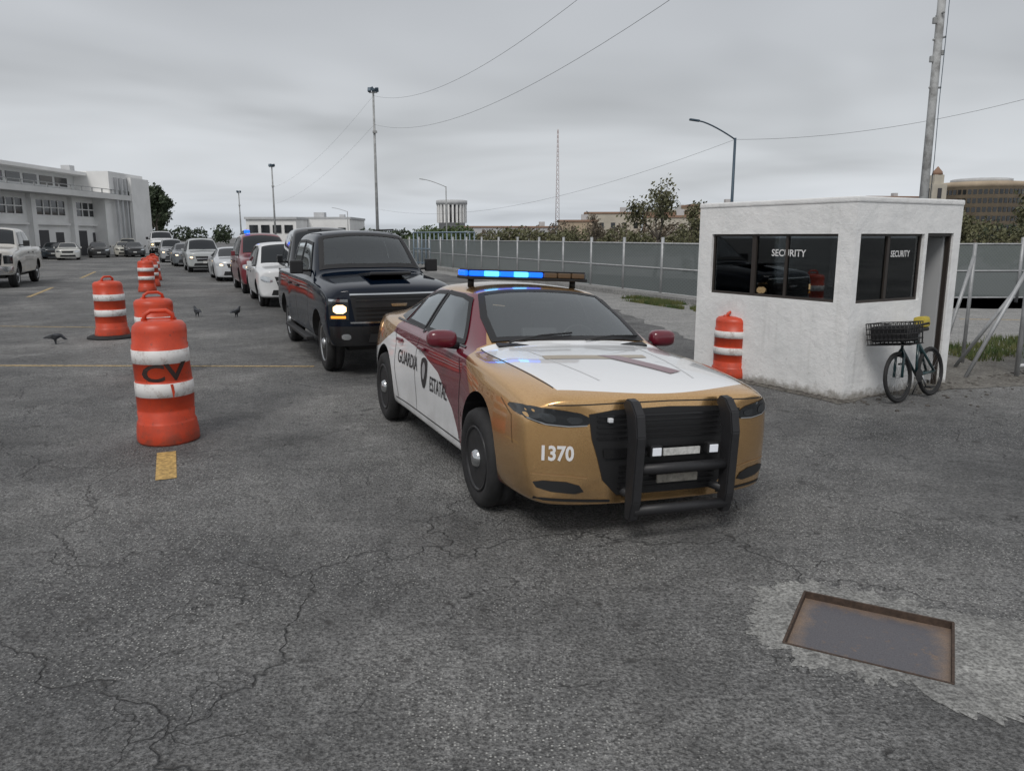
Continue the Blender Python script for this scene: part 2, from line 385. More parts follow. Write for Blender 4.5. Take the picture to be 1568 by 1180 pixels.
# ---------------------------------------------------------------- police car
def charger_paint():
    m,nt,b=base('police_livery'); oc=ocoord(nt); s=nd(nt,'ShaderNodeSeparateXYZ',{0:oc}); x,y,z=s.outputs; ay=M(nt,'ABSOLUTE',y)
    def lt(a,v): return M(nt,'LESS_THAN',a,v)
    def gt(a,v): return M(nt,'GREATER_THAN',a,v)
    def mul(*a):
        r=a[0]
        for q in a[1:]: r=M(nt,'MULTIPLY',r,q)
        return r
    gold=mixc(nt,ramp(nt,nz(nt,oc,160,1),[(.4,0),(.6,1)]),(.66,.39,.16),(.78,.49,.22)); maroon=(.135,.008,.020); white=(.80,.81,.82)
    xn=M(nt,'MULTIPLY_ADD',x,.2,.5)
    def X(v): return v*.2+.5
    W=ramp(nt,xn,[(0,.62),(X(-1.75),.74),(X(-1.25),.925),(X(-.2),.85),(X(.40),.74),(X(.82),.52),(X(1.1),.22),(X(1.14),0)])
    wm=mul(lt(z,W),gt(ay,.6))
    mb=lt(x,M(nt,'MULTIPLY_ADD',M(nt,'SUBTRACT',1.0,z),1.25,1.0))
    mm=mul(mb,gt(x,M(nt,'MULTIPLY_ADD',z,.5,-1.72)),gt(ay,.80),lt(z,1.06))
    m2=mul(lt(z,1.385),gt(z,.99),gt(x,-1.12),lt(x,.98),gt(ay,M(nt,'MULTIPLY_ADD',M(nt,'SUBTRACT',z,1.0),-.62,.74)))
    mm=M(nt,'MAXIMUM',mm,m2)
    hood=mul(gt(x,1.0),lt(M(nt,'ADD',x,M(nt,'MULTIPLY',mul(ay,ay),.32)),2.45),lt(ay,M(nt,'MULTIPLY_ADD',x,-.06,.84)),gt(z,.8))
    c=mixc(nt,mm,gold,maroon); c=mixc(nt,wm,c,white); c=mixc(nt,hood,c,white)
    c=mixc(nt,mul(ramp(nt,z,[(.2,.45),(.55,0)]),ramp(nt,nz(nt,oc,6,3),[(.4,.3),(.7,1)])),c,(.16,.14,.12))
    c=mixc(nt,nd(nt,'ShaderNodeNewGeometry').outputs['Backfacing'],c,(.03,.03,.032))
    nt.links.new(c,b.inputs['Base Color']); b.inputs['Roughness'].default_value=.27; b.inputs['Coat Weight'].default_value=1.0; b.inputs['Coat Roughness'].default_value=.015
    nt.links.new(M(nt,'MULTIPLY',M(nt,'SUBTRACT',1,M(nt,'MAXIMUM',M(nt,'MAXIMUM',wm,hood),mm)),.9),b.inputs['Metallic'])
    return m
CT=[ # x zb wl zm wm zs ws yr zr zt
(2.52,.20,.86,.52,.915,.80,.885,.74,.850,.868),(2.47,.19,.88,.52,.93,.822,.90,.75,.88,.898),(2.32,.19,.905,.53,.95,.85,.905,.745,.908,.932),(2.0,.19,.93,.55,.97,.895,.915,.73,.945,.972),
(1.525,.2,.945,.58,.988,.94,.92,.71,.98,1.012),(1.15,.2,.93,.58,.955,.96,.91,.70,1.0,1.037),(1.05,.2,.93,.58,.95,.965,.905,.705,1.01,1.047),(.95,.2,.93,.58,.948,.967,.90,.71,1.055,1.095),
(.55,.2,.93,.58,.945,.975,.895,.65,1.25,1.295),(.27,.2,.93,.58,.945,.98,.893,.615,1.375,1.43),(.12,.2,.93,.58,.945,.98,.893,.605,1.405,1.465),(-.35,.2,.93,.58,.945,.985,.89,.60,1.415,1.485),(-.8,.2,.93,.58,.95,.995,.89,.59,1.39,1.465),
(-1.1,.2,.94,.6,.97,1.01,.90,.58,1.34,1.42),(-1.5,.2,.94,.62,.99,1.03,.905,.58,1.225,1.305),(-1.85,.22,.93,.64,.97,1.045,.885,.60,1.105,1.16),(-1.95,.23,.92,.64,.96,1.045,.87,.62,1.085,1.12),
(-2.3,.26,.87,.64,.92,1.03,.84,.62,1.075,1.105),(-2.46,.30,.82,.64,.88,.99,.81,.62,1.04,1.06),(-2.50,.34,.80,.64,.86,.95,.79,.6,1.0,1.02)]
SW1=[(.76,1.015),(.30,1.345),(.10,1.368),(-.30,1.375),(-.34,1.025)]
SW2=[(-.41,1.025),(-.38,1.375),(-.72,1.36),(-.98,1.305),(-1.06,1.045)]
SW3=[(-1.12,1.05),(-1.05,1.285),(-1.32,1.17),(-1.36,1.075)]
WS=[(.965,-.66),(.985,-.3),(.99,0),(.985,.3),(.965,.66),(.62,.635),(.285,.55),(.262,.3),(.258,0),(.262,-.3),(.285,-.55),(.62,-.635)]
def side_line(name,par,bvh,pts,s,mat=BLK,w=.005,off=.002,mode='S'):
    for (a,b) in zip(pts,pts[1:]):
        a,b=Vector(a),Vector(b); d=(b-a).normalized(); n=Vector((-d.y,d.x))*w
        patch(name,par,bvh,[a-n,b-n,b+n,a+n],mode,mat,s,off,.05)
def police_car():
    root=empty('police_car',(0.09,7.36,0),R(-68.0),(1.0,1.06,1.06))
    e=bpy.data.objects.new('sprung_body',None); scene.collection.objects.link(e); e.parent=root; e.rotation_euler=(R(-2.6),R(-.6),0)
    body,bvh=loft('body',e,CT,charger_paint(),(.24,1.7,2.52,4.8),(.2,-1.9,-2.5,3),[(1.525,.37),(-1.525,.37)],.40,.62,3,.025,.5)
    MAR=paint('maroon_paint',(.135,.008,.020))
    for s in (-1,1):
        for i,pl in enumerate((SW1,SW2,SW3)):
            patch('side_window',e,bvh,pl,'S',TNG if i<2 else CGL,s,.006)
            if i<2: ringpatch('window_seal',e,bvh,pl,'S',BLK,s,.009,.028)
        patch('window_divider',e,bvh,[(-.34,1.0),(-.30,1.385),(-.38,1.385),(-.41,1.0)],'S',BLK,s,.003)
        patch('belt_trim',e,bvh,[(.84,.992),(-1.4,1.04),(-1.4,1.055),(.82,1.007)],'S',BLKG,s,.0065)
        side_line('door_gap',e,bvh,[(1.0,.32),(1.02,.8),(.86,.965)],s)
        side_line('door_gap',e,bvh,[(-.30,.30),(-.36,.6),(-.36,1.0)],s)
        side_line('door_gap',e,bvh,[(-1.08,.82),(-1.18,.95),(-1.12,1.03)],s)
        side_line('door_gap',e,bvh,[(-.95,.30),(-1.06,.6),(-1.08,.82)],s)
        side_line('sill_line',e,bvh,[(1.05,.30),(-1.05,.30)],s)
        for xx in (-.16,-.93): 
            p=proj(bvh,(xx,.875),'S',s,.02); box('door_handle',e,p,(.20,.03,.032),MAR,None,.012)
        mm=bmesh.new(); bmesh.ops.create_icosphere(mm,subdivisions=3,radius=1)
        for v in mm.verts:
            c=v.co; c.x=math.copysign(abs(c.x)**.8,c.x)*.075; c.y=math.copysign(abs(c.y)**.6,c.y)*.12; c.z=math.copysign(abs(c.z)**.7,c.z)*.072
            v.co=c+Vector((.72,s*1.0,1.055))
        frombm('mirror',mm,e,MAR,True)
        tubes('mirror_arm',e,[[(.72,s*.86,1.0),(.72,s*.95,1.01)]],.03,BLK)
        hp=[(s*.55,.700),(s*.68,.690),(s*.82,.700),(s*.925,.738),(s*.935,.785),(s*.90,.808),(s*.76,.802),(s*.56,.770)]
        patch('headlamp',e,bvh,chaikin(hp,1),'F',HEADC,1,.006,.03)
        for q in ([(s*.60,.715),(s*.68,.711),(s*.70,.757),(s*.60,.753)],[(s*.75,.716),(s*.83,.726),(s*.85,.778),(s*.76,.770)]):
            patch('headlamp_inner',e,bvh,q,'F',LIN,1,.009,.03,1)
        side_line('drl_strip',e,bvh,[(s*.57,.703),(s*.68,.697),(s*.81,.707),(s*.90,.738)],1,P('drl',(.30,.31,.32),.2),.0035,.010,'F')
        patch('fog_intake',e,bvh,[(s*.56,.270),(s*.84,.295),(s*.88,.360),(s*.62,.350)],'F',BLK,1,.006,.04,1)
        side_line('fog_sill_shade',e,bvh,[(s*.56,.375),(s*.70,.39),(s*.88,.395)],1,P('gold_shade',(.30,.18,.08),.4),.004,.003,'F')  # darker gold strip, painted shade line above the fog intake
        patch('lower_lip_shade',e,bvh,[(s*.40,.215),(s*.86,.235),(s*.86,.252),(s*.40,.232)],'F',BLK,1,.004,.05)
        side_line('bumper_seam',e,bvh,[(1.93,.80),(2.12,.72),(2.17,.55)],s,P('seam',(.10,.06,.03),.5),.0025)
    ringpatch('windscreen_frit',e,bvh,WS,'T',BLK,1,.008,.040,-.016)
    patch('windscreen',e,bvh,WS,'T',WSG,1,.006)
    RW=[(-1.10,-.50),(-1.10,.50),(-1.82,.56),(-1.82,-.56)]
    patch('rear_window',e,bvh,RW,'T',TNG,1,.006); ringpatch('rear_frit',e,bvh,RW,'T',BLK,1,.008,.035)
    patch('grille',e,bvh,[(-.55,.69),(-.56,.772),(-.40,.797),(0,.808),(.40,.797),(.56,.772),(.55,.69),(.54,.62),(.50,.50),(.46,.36),(.36,.26),(-.36,.26),(-.46,.36),(-.50,.50),(-.54,.62)],'F',BLK,1,.006,.04)
    for z in (.62,.655,.69,.725,.755):
        patch('grille_slat',e,bvh,[(-.51,z),(.51,z),(.51,z+.011),(-.51,z+.011)],'F',BLKG,1,.018,.05)
    patch('grille_mid',e,bvh,[(-.47,.56),(-.46,.50),(.46,.50),(.47,.56)],'F',BLKG,1,.02,.05,0)
    for z in (.30,.335,.37,.405,.44):
        patch('intake_slat',e,bvh,[(-.36,z),(.36,z),(.36,z+.010),(-.36,z+.010)],'F',BLKG,1,.018,.05)
    side_line('hood_front_gap',e,bvh,[(-.80,.822),(-.4,.836),(0,.842),(.4,.836),(.80,.822)],1,BLK,.004,.002,'F')
    for s in (-1,1):
        side_line('hood_gap',e,bvh,[(1.02,s*.775),(1.6,s*.755),(2.05,s*.73),(2.25,s*.71)],1,BLK,.004,.002,'T')
        side_line('hood_crease_shade',e,bvh,[(1.10,s*.50),(1.7,s*.44),(2.2,s*.36)],1,P('crease_shade',(.56,.57,.58),.5),.006,.0015,'T')  # grey strips paint the crease shading onto the hood; surface is not folded
    patch('hood_emblem_bar',e,bvh,[(1.46,-.46),(1.58,-.48),(1.64,.02),(1.60,.34),(1.50,.36),(1.52,.02)],'T',P('silver_graphic',(.38,.33,.26),.4),1,.003)
    patch('hood_emblem',e,bvh,[(2.10,.24),(2.04,.36),(1.54,.12),(1.52,-.04)],'T',MAR,1,.005)
    for a,b in (((1.03,-.55),(.93,.02)),((1.03,.10),(.93,.62))):
        p1=proj(bvh,a,'T',1,.02); p2=proj(bvh,b,'T',1,.02)
        tubes('wiper',e,[[p1,(p1+p2)/2+Vector((0,0,.015)),p2]],.008,BLK)
    box('cowl',e,(1.035,0,1.036),(.08,1.30,.02),BLK,(0,R(12),0),.006)
    box('interior_mirror',e,(.36,0,1.30),(.03,.22,.06),BLK,None,.01)
    interior(e,-.3,.85,.8,[(-.10,.38,1.02),(-.10,-.38,1.02),(-1.05,.36,1.0),(-1.05,-.36,1.0)],0,(.50,.92,.94))
    box('laptop_mount',e,(.38,-.02,1.0),(.05,.32,.22),INT,(0,R(-20),0),.01)
    tubes('prisoner_cage',e,[[(-.32,-.52,1.0),(-.32,-.50,1.34),(-.32,.50,1.34),(-.32,.52,1.0)]]+[[(-.32,y,1.0),(-.32,y,1.34)] for y in(-.25,0,.25)],.012,BLK)
    cut_windows(body,[SW1,SW2],[WS,RW],1.0)
    WT=P('white_vinyl',(.75,.75,.75),.4); BT=P('black_vinyl',(.02,.02,.022),.4)
    textpatch('fleet_number',e,'1370',.125,WT,lambda p:proj(bvh,(-.745+p[0],.525+p[1]),'F',1,.006),.004,.80)
    for s in (-1,1):
        textpatch('side_lettering',e,'GUARDIA',.175,BT,lambda p:proj(bvh,((-.62 if s<0 else .52)-s*p[0],.715+p[1]),'S',s,.005),.002,.9)
        textpatch('side_lettering',e,'ESTATAL',.175,BT,lambda p:proj(bvh,((.42 if s<0 else -.62)-s*p[0],.61+p[1]),'S',s,.005),.002,.75)
        patch('side_badge',e,bvh,[(-.15,.78),(-.08,.81),(.01,.81),(.07,.78),(.06,.62),(-.04,.52),(-.13,.62)],'S',BT,s,.006,.04,1)
        patch('side_badge_star',e,bvh,[(-.09,.73),(-.04,.78),(.02,.73),(.0,.65),(-.04,.61),(-.08,.65)],'S',P('badge_grey',(.35,.35,.36),.4),s,.008,.04,1)
    for xx in (1.525,-1.525):
        for s in (-1,1): wheel(root,xx,s*.845,.355,.235,'black')
    box('underbody',e,(0,0,.235),(4.3,1.2,.12),BLK)
    zo=-.022
    box('light_bar_base',e,(-.12,0,1.535+zo),(.28,1.18,.03),BLK,None,.012)
    box('light_bar_top',e,(-.12,0,1.602+zo),(.25,1.14,.014),BLK,None,.005)
    box('light_bar_core',e,(-.12,0,1.573+zo),(.16,1.08,.045),BLKG)
    clear=P('clear_lens',(.10,.11,.13),.08,spec=.8); amb=P('amber_lens',(.13,.085,.05),.15)
    for i in range(8):
        y=-.49+i*.14; blue=i<5
        box('light_module',e,(.0,y,1.573+zo),(.06,.126,.044),(LAMPBW if i in(1,3) else LAMPB) if blue else amb,None,.008)
        box('light_module',e,(-.235,y,1.573+zo),(.04,.118,.042),LAMPB if blue else clear,None,.008)
    box('light_end',e,(-.12,-.575,1.573+zo),(.2,.03,.045),LAMPB,None,.008); box('light_end',e,(-.12,.575,1.573+zo),(.2,.03,.045),clear,None,.008)
    tubes('light_bar_foot',e,[[(-.12,s*.5,1.42),(-.12,s*.5,1.51)] for s in(-1,1)],.03,BLK)
    PB=P('push_bumper_black',(.02,.02,.022),.5,nv=(30,.2),bump=(90,.2,.003))
    yc=.035; hw=.345
    for s in (-1,1):
        bm=bmesh.new()
        prof=[(2.60,.13),(2.66,.13),(2.69,.25),(2.70,.66),(2.67,.79),(2.60,.865),(2.53,.875),(2.50,.83),(2.56,.78),(2.60,.64),(2.60,.25)]
        a=[bm.verts.new((x,yc+s*hw-.034,z)) for x,z in prof]; b_=[bm.verts.new((x,yc+s*hw+.034,z)) for x,z in prof]
        bm.faces.new(a); bm.faces.new(b_[::-1])
        for i in range(len(prof)): bm.faces.new((a[i],b_[i],b_[(i+1)%len(prof)],a[(i+1)%len(prof)]))
        bmesh.ops.bevel(bm,geom=bm.edges[:],offset=.008,segments=2,affect='EDGES')
        frombm('push_bumper_upright',bm,e,PB)
        tubes('push_bumper_bracket',e,[[(2.62,yc+s*.33,.28),(2.40,s*.33,.28)]],.03,PB)
    tubes('push_bumper_bar',e,[[(2.645,yc-hw,z),(2.655,yc,z),(2.645,yc+hw,z)] for z in (.45,.19)],.034,PB,14)
    for y in (-.20,.22): 
        box('spot_lamp',e,(2.62,yc+y,.555),(.05,.085,.075),BLK,None,.01); box('spot_lens',e,(2.648,yc+y,.555),(.01,.062,.05),P('led_lens',(.75,.77,.8),.2,emit=((.8,.85,1),.15)),None,.004)
    box('licence_plate',e,(2.60,yc+.01,.54),(.012,.27,.045),PLATE); box('licence_plate',e,(2.585,yc,.365),(.012,.30,.05),P('old_plate',(.30,.28,.24),.5,nv=(30,.4)))
    for y in (-.44,.44): box('marker_lamp',e,(2.53,y,.742),(.03,.03,.028),P('led_lens2',(.75,.77,.8),.2),None,.006)
police_car()
# ---------------------------------------------------------------- other vehicles
PT=[(2.78,.47,.93,.80,.99,1.12,.965,.82,1.235,1.265),(2.74,.45,.94,.80,1.0,1.18,.97,.83,1.27,1.31),(2.5,.45,.95,.80,1.01,1.24,.975,.83,1.32,1.37),(1.85,.45,.97,.80,1.02,1.29,.975,.83,1.36,1.42),
(1.22,.45,.97,.80,1.01,1.32,.97,.84,1.39,1.45),(1.12,.45,.97,.80,1.01,1.33,.97,.84,1.44,1.50),(.62,.45,.97,.80,1.01,1.34,.97,.76,1.90,1.98),(.42,.45,.97,.80,1.01,1.34,.97,.74,2.0,2.08),(.2,.45,.97,.8,1.01,1.34,.97,.735,2.03,2.11),
(-.9,.45,.97,.8,1.01,1.35,.97,.735,2.02,2.10),(-1.12,.45,.97,.8,1.01,1.35,.97,.75,1.98,2.06),(-1.17,.45,.97,.8,1.01,1.35,.97,.80,1.85,1.92),(-1.21,.45,.97,.8,1.01,1.36,.97,.86,1.42,1.43),(-1.27,.45,.97,.8,1.01,1.36,.97,.86,1.385,1.385),
(-2.8,.5,.97,.8,1.0,1.36,.96,.86,1.385,1.385),(-2.9,.55,.95,.8,.98,1.34,.94,.86,1.36,1.36)]
ST=[(2.33,.32,.84,.6,.9,.90,.87,.74,.985,1.01),(2.28,.28,.86,.6,.92,.97,.88,.75,1.03,1.06),(2.1,.28,.88,.6,.935,1.0,.90,.75,1.06,1.10),(1.45,.28,.9,.6,.955,1.04,.91,.75,1.10,1.14),(1.02,.28,.9,.6,.95,1.06,.91,.77,1.12,1.16),(.93,.28,.9,.6,.95,1.06,.91,.76,1.17,1.21),
(.42,.28,.9,.6,.95,1.08,.905,.68,1.62,1.68),(.2,.28,.9,.6,.95,1.08,.90,.66,1.71,1.78),(.0,.28,.9,.6,.95,1.08,.90,.655,1.73,1.81),(-1.5,.28,.9,.6,.955,1.1,.90,.65,1.72,1.79),(-1.95,.3,.9,.6,.94,1.1,.89,.65,1.66,1.73),(-2.15,.3,.88,.6,.92,1.1,.88,.66,1.52,1.56),(-2.28,.34,.86,.6,.9,1.08,.86,.7,1.2,1.22),(-2.33,.36,.84,.6,.88,1.02,.84,.7,1.12,1.14)]
def front_detail(e,bvh,kind,lit,chrome,amber=False):
    if kind=='pickup':
        patch('grille',e,bvh,[(-.62,.80),(.62,.80),(.68,1.19),(-.68,1.19)],'F',BLK,1,.008,.08)
        for z in (.84,.90,.96,1.10,1.15): patch('grille_bar',e,bvh,[(-.6,z),(.6,z),(.6,z+.018),(-.6,z+.018)],'F',BLKG,1,.02,.1)
        patch('grille_badge',e,bvh,[(-.62,1.015),(.62,1.015),(.62,1.065),(-.62,1.065)],'F',ALU if chrome else STL,1,.028,.1)
        if amber:
            for z in (.79,1.185): patch('grille_chrome_trim',e,bvh,[(-.68,z),(.68,z),(.68,z+.022),(-.68,z+.022)],'F',CHR,1,.03,.06)
            patch('emblem',e,bvh,[(-.10,1.02),(.10,1.02),(.12,1.06),(-.12,1.06)],'F',CHR,1,.036,.05)
        patch('bumper',e,bvh,[(-.93,.48),(.93,.48),(.95,.75),(-.95,.75)],'F',CHR if chrome else BLKG,1,.03,.1)
        patch('bumper_slot',e,bvh,[(-.45,.52),(.45,.52),(.42,.64),(-.42,.64)],'F',BLK,1,.036,.1)
        for s in (-1,1):
            patch('headlamp',e,bvh,[(s*.70,.84),(s*.95,.84),(s*.965,1.13),(s*.70,1.13)],'F',HEADC,1,.01,.04)
            patch('daytime_lamp',e,bvh,[(s*.71,1.09),(s*.95,1.10),(s*.95,1.13),(s*.71,1.13)],'F',REFL,1,.014,.04)
            patch('fog_lamp',e,bvh,[(s*.68,.56),(s*.80,.56),(s*.80,.64),(s*.68,.64)],'F',REFL,1,.036,.04,1)
            if lit: patch('lit_headlamp',e,bvh,[(s*.73,.93),(s*.90,.93),(s*.90,1.05),(s*.73,1.05)],'F',LAMPW,1,.016,.04,1)
            if amber: patch('parking_lamp',e,bvh,[(s*.74,.86),(s*.93,.86),(s*.93,.895),(s*.74,.895)],'F',AMB,1,.016,.04)
        box('licence_plate',e,(2.84,0,.60),(.01,.3,.13),PLATE)
    else:
        patch('grille',e,bvh,[(-.42,.60),(.42,.60),(.50,.86),(-.50,.86)],'F',BLK,1,.008,.08)
        patch('grille_bar',e,bvh,[(-.44,.72),(.44,.72),(.45,.75),(-.45,.75)],'F',CHR,1,.02,.1)
        patch('lower_intake',e,bvh,[(-.6,.36),(.6,.36),(.55,.5),(-.55,.5)],'F',BLK,1,.008,.1)
        for s in (-1,1):
            patch('headlamp',e,bvh,[(s*.55,.70),(s*.86,.74),(s*.86,.90),(s*.56,.84)],'F',REFL,1,.01,.05,1)
            if lit: patch('lit_headlamp',e,bvh,[(s*.62,.75),(s*.76,.76),(s*.76,.84),(s*.62,.83)],'F',LAMPW,1,.016,.05,1)
        box('licence_plate',e,(2.36,0,.55),(.01,.3,.12),PLATE)
def sedan_front(e,bvh,lit):
    patch('grille',e,bvh,[(-.40,.60),(.40,.60),(.46,.78),(-.46,.78)],'F',BLK,1,.008,.08)
    patch('lower_intake',e,bvh,[(-.6,.28),(.6,.28),(.55,.45),(-.55,.45)],'F',BLK,1,.008,.1)
    for s in (-1,1):
        patch('headlamp',e,bvh,[(s*.52,.66),(s*.86,.69),(s*.86,.80),(s*.54,.77)],'F',REFL,1,.01,.05,1)
        if lit: patch('lit_headlamp',e,bvh,[(s*.6,.68),(s*.74,.70),(s*.74,.77),(s*.6,.76)],'F',LAMPW,1,.016,.05,1)
    box('licence_plate',e,(2.54,0,.50),(.01,.3,.12),PLATE)
def vehicle(name,kind,fw,alpha,col,mt=.2,lit=False,scale=1,subs=2,rim='silver',rz=None,chrome=False,centre=None,inside=False,pm=None):
    hw,ax={'pickup':(.93,1.85),'suv':(.86,1.45),'sedan':(.86,1.525)}[kind]
    a=R(alpha); H=Vector((math.sin(a),-math.cos(a),0)); L=Vector((math.cos(a),math.sin(a),0))
    sx=scale if isinstance(scale,(int,float)) else scale[0]
    c=Vector((fw[0],fw[1],0))+L*hw*sx-H*ax*sx if centre is None else Vector(centre)
    e=empty(name,c,(-R(90)+a) if rz is None else rz,scale)
    pm=pm or paint('paint_%d_%d_%d'%tuple(int(v*999) for v in col),col,mt)
    if kind=='pickup':
        bd,bvh=loft('body',e,PT,pm,(.20,1.9,2.78,3.5),(.03,-2.6,-2.9,3),[(1.85,.44),(-1.85,.44)],.50,.66,subs,.03,1.0)
        sw=[[(.90,1.37),(.42,1.90),(-.22,1.94),(-.24,1.40)],[(-.32,1.40),(-.30,1.94),(-1.0,1.93),(-1.05,1.40)]]
        ws=[(1.10,-.80),(1.13,0),(1.10,.80),(.50,.69),(.47,0),(.50,-.69)]; r=.42; gaps=[[(1.0,.55),(1.0,1.30)],[(-.28,.55),(-.28,1.36)],[(-1.12,.95),(-1.12,1.36)]]; mx=(.80,1.12,1.52,.11,.20)
    elif kind=='suv':
        bd,bvh=loft('body',e,ST,pm,(.30,1.4,2.33,3.5),(.12,-1.8,-2.33,3),[(1.45,.37),(-1.45,.37)],.42,.62,subs,.05,.7)
        sw=[[(.78,1.11),(.28,1.60),(-.28,1.66),(-.30,1.13)],[(-.37,1.13),(-.35,1.66),(-1.15,1.66),(-1.2,1.15)],[(-1.27,1.16),(-1.22,1.66),(-1.85,1.60),(-1.98,1.2)]]
        ws=[(.92,-.72),(.96,0),(.92,.72),(.34,.62),(.29,0),(.34,-.62)]; r=.36; gaps=[[(.85,.4),(.85,1.05)],[(-.33,.4),(-.33,1.1)],[(-1.2,.9),(-1.24,1.1)]]; mx=(.66,1.02,1.18,.08,.13)
    else:
        bd,bvh=loft('body',e,CT,pm,(.42,1.55,2.52,3.6),(.2,-1.9,-2.5,3),[(1.525,.36),(-1.525,.36)],.40,.62,subs,.05,.5)
        sw=[SW1,SW2,SW3]; ws=WS; r=.35; gaps=[[(1.0,.32),(1.02,.8),(.86,.965)],[(-.36,.3),(-.36,1.0)]]; mx=(.72,1.02,1.04,.07,.11)
    for s in (-1,1):
        for pl in sw:
            patch('side_window',e,bvh,pl,'S',TNG if inside else CGL,s,.006,.1)
            if inside: ringpatch('window_seal',e,bvh,pl,'S',BLK,s,.009,.05)
        for g in gaps: side_line('door_gap',e,bvh,g,s)
        m2=bmesh.new(); addbox(m2,(mx[0],s*mx[1],mx[2]),(mx[3],mx[4],mx[3]*1.9),None,.02); frombm('mirror',m2,e,BLK if kind=='pickup' else pm)
        tubes('mirror_arm',e,[[(mx[0],s*.85,mx[2]-.06),(mx[0],s*mx[1],mx[2]-.05)]],.02,BLK)
        for xx in (.0,-.9): 
            p=proj(bvh,(xx-.12,(1.18 if kind=='pickup' else .93 if kind=='suv' else .86)),'S',s,.015)
            if p: box('door_handle',e,p,(.18,.03,.03),BLK,None,.008)
        for xx in (ax,-ax): wheel(e,xx,s*(hw-.12),r,.26,rim,28)
    patch('windscreen',e,bvh,ws,'T',WSG if inside else CGL,1,.006,.08)
    if inside:
        ringpatch('windscreen_frit',e,bvh,ws,'T',BLK,1,.009,.07,-.01); cut_windows(bd,sw,[ws],1.38)
        interior(e,-.2,1.2,.8,[(-.05,.42,1.45),(-.05,-.42,1.45),(-.95,.4,1.42),(-.95,-.4,1.42)],0,(.62,1.05,1.36))
    if kind=='sedan': sedan_front(e,bvh,lit)
    else: front_detail(e,bvh,kind,lit,chrome,inside)
    box('underbody',e,(0,0,.42 if kind=='pickup' else .3),(4.2,1.2,.2),BLK)
    return e,bvh
def twoside(name,col):
    m,nt,b=base(name)
    c=mixc(nt,nd(nt,'ShaderNodeNewGeometry').outputs['Backfacing'],col,(.03,.03,.032)); nt.links.new(c,b.inputs['Base Color'])
    b.inputs['Roughness'].default_value=.07; b.inputs['Coat Weight'].default_value=.0; b.inputs['Specular IOR Level'].default_value=.45; return m
e,bv=vehicle('pickup_truck','pickup',(-2.85,11.6),23.5,(.012,.016,.024),.4,True,1,3,'silver',inside=True,pm=twoside('black_blue_paint',(.002,.006,.015)))
boxes('hood_scoop',e,[((1.9,0,1.43),(1.0,.62,.05),(0,R(-4),0))],BLKG,.02)
boxes('side_step',e,[((0,-1.02,.42),(2.4,.12,.05)),((0,1.02,.42),(2.4,.12,.05))],BLK,.01)
boxes('cab_roof_rail',e,[((-.35,-.62,2.11),(1.2,.04,.03)),((-.35,.62,2.11),(1.2,.04,.03))],BLK,.01)
vehicle('van','suv',(-5.15,18.3),20,(.012,.013,.015),.2,False,(1.0,1.05,1.24),2)
vehicle('suv','suv',(-7.35,22.6),23,(.70,.71,.72),.0,False,1.02,2)
e,_=vehicle('suv','suv',(-9.7,27.8),24,(.17,.014,.022),.2,True,(1.12,1.05,1.18),1)
boxes('roof_beacon',e,[((0,-.45,1.84),(.18,.18,.10))],LAMPB,.02)
vehicle('sedan','sedan',(-13.5,35.6),25,(.56,.58,.60),.3,True,1.02,1)
vehicle('suv','suv',(-18.4,44.4),26,(.40,.42,.42),.1,True,1.05,1)
vehicle('sedan','sedan',(-22.9,53),26,(.10,.11,.12),.1,True,1.05,1)
vehicle('suv','suv',(-27.3,61),26,(.30,.31,.32),.1,True,1.0,1)
vehicle('pickup_truck','pickup',(-36.3,79),27,(.72,.73,.74),.0,True,1.2,1)
vehicle('pickup_truck','pickup',(0,0),0,(.56,.54,.50),.1,False,1.13,2,'silver',chrome=True,rz=R(-68),centre=(-21.6,32.9,0))
for i,(k,x,y,col) in enumerate([('sedan',-42,72,(.03,.04,.05)),('sedan',-40,76,(.02,.02,.02)),('suv',-42,86,(.5,.48,.42)),('sedan',-39.5,80,(.55,.54,.48)),('sedan',-37.8,78.5,(.02,.022,.025)),('suv',-40.5,92,(.6,.6,.6)),('sedan',-39,69,(.55,.55,.52)),('suv',-41,65,(.10,.11,.13))]):
    vehicle('parked_car',k,(0,0),0,col,.1,False,1,1,rz=R(-62),centre=(x,y,0))
# ---------------------------------------------------------------- ground
HC=Vector((1.84,3.66,0)); HA=R(-29.3); hx,hy=.375,.33
def hl(a,b,z=0): return Vector((HC.x+a*math.cos(HA)-b*math.sin(HA),HC.y+a*math.sin(HA)+b*math.cos(HA),z))
bm=bmesh.new(); S=900
inn=[bm.verts.new(hl(a*hx,b*hy)) for a,b in((-1,-1),(1,-1),(1,1),(-1,1))]; out=[bm.verts.new(hl(a*S,b*S)) for a,b in((-1,-1),(1,-1),(1,1),(-1,1))]
for i in range(4): bm.faces.new((out[i],out[(i+1)%4],inn[(i+1)%4],inn[i]))
frombm('ground',bm,None,ASPH)
outer=[(-.60,-.05),(-.58,.22),(-.48,.44),(-.2,.52),(.3,.48),(.62,.52),(.86,.42),(.90,-.1),(.80,-.42),(.55,-.56),(.2,-.46),(-.25,-.49),(-.5,-.40)]
outer=chaikin(outer,3)
bm=bmesh.new(); rin=[];rout=[];N=300
def raypoly(pl,ang):
    d=Vector((math.cos(ang),math.sin(ang))); best=9
    for i in range(len(pl)):
        a=Vector(pl[i]); b=Vector(pl[(i+1)%len(pl)]); e_=b-a; den=d.x*e_.y-d.y*e_.x
        if abs(den)<1e-9: continue
        t=(a.x*e_.y-a.y*e_.x)/den; u=(a.x*d.y-a.y*d.x)/den
        if t>0 and 0<=u<=1: best=min(best,t)
    return best
angs=sorted([2*math.pi*i/N for i in range(N)]+[math.atan2(b*hy,a*hx)%(2*math.pi) for a in(-1,1) for b in(-1,1)])
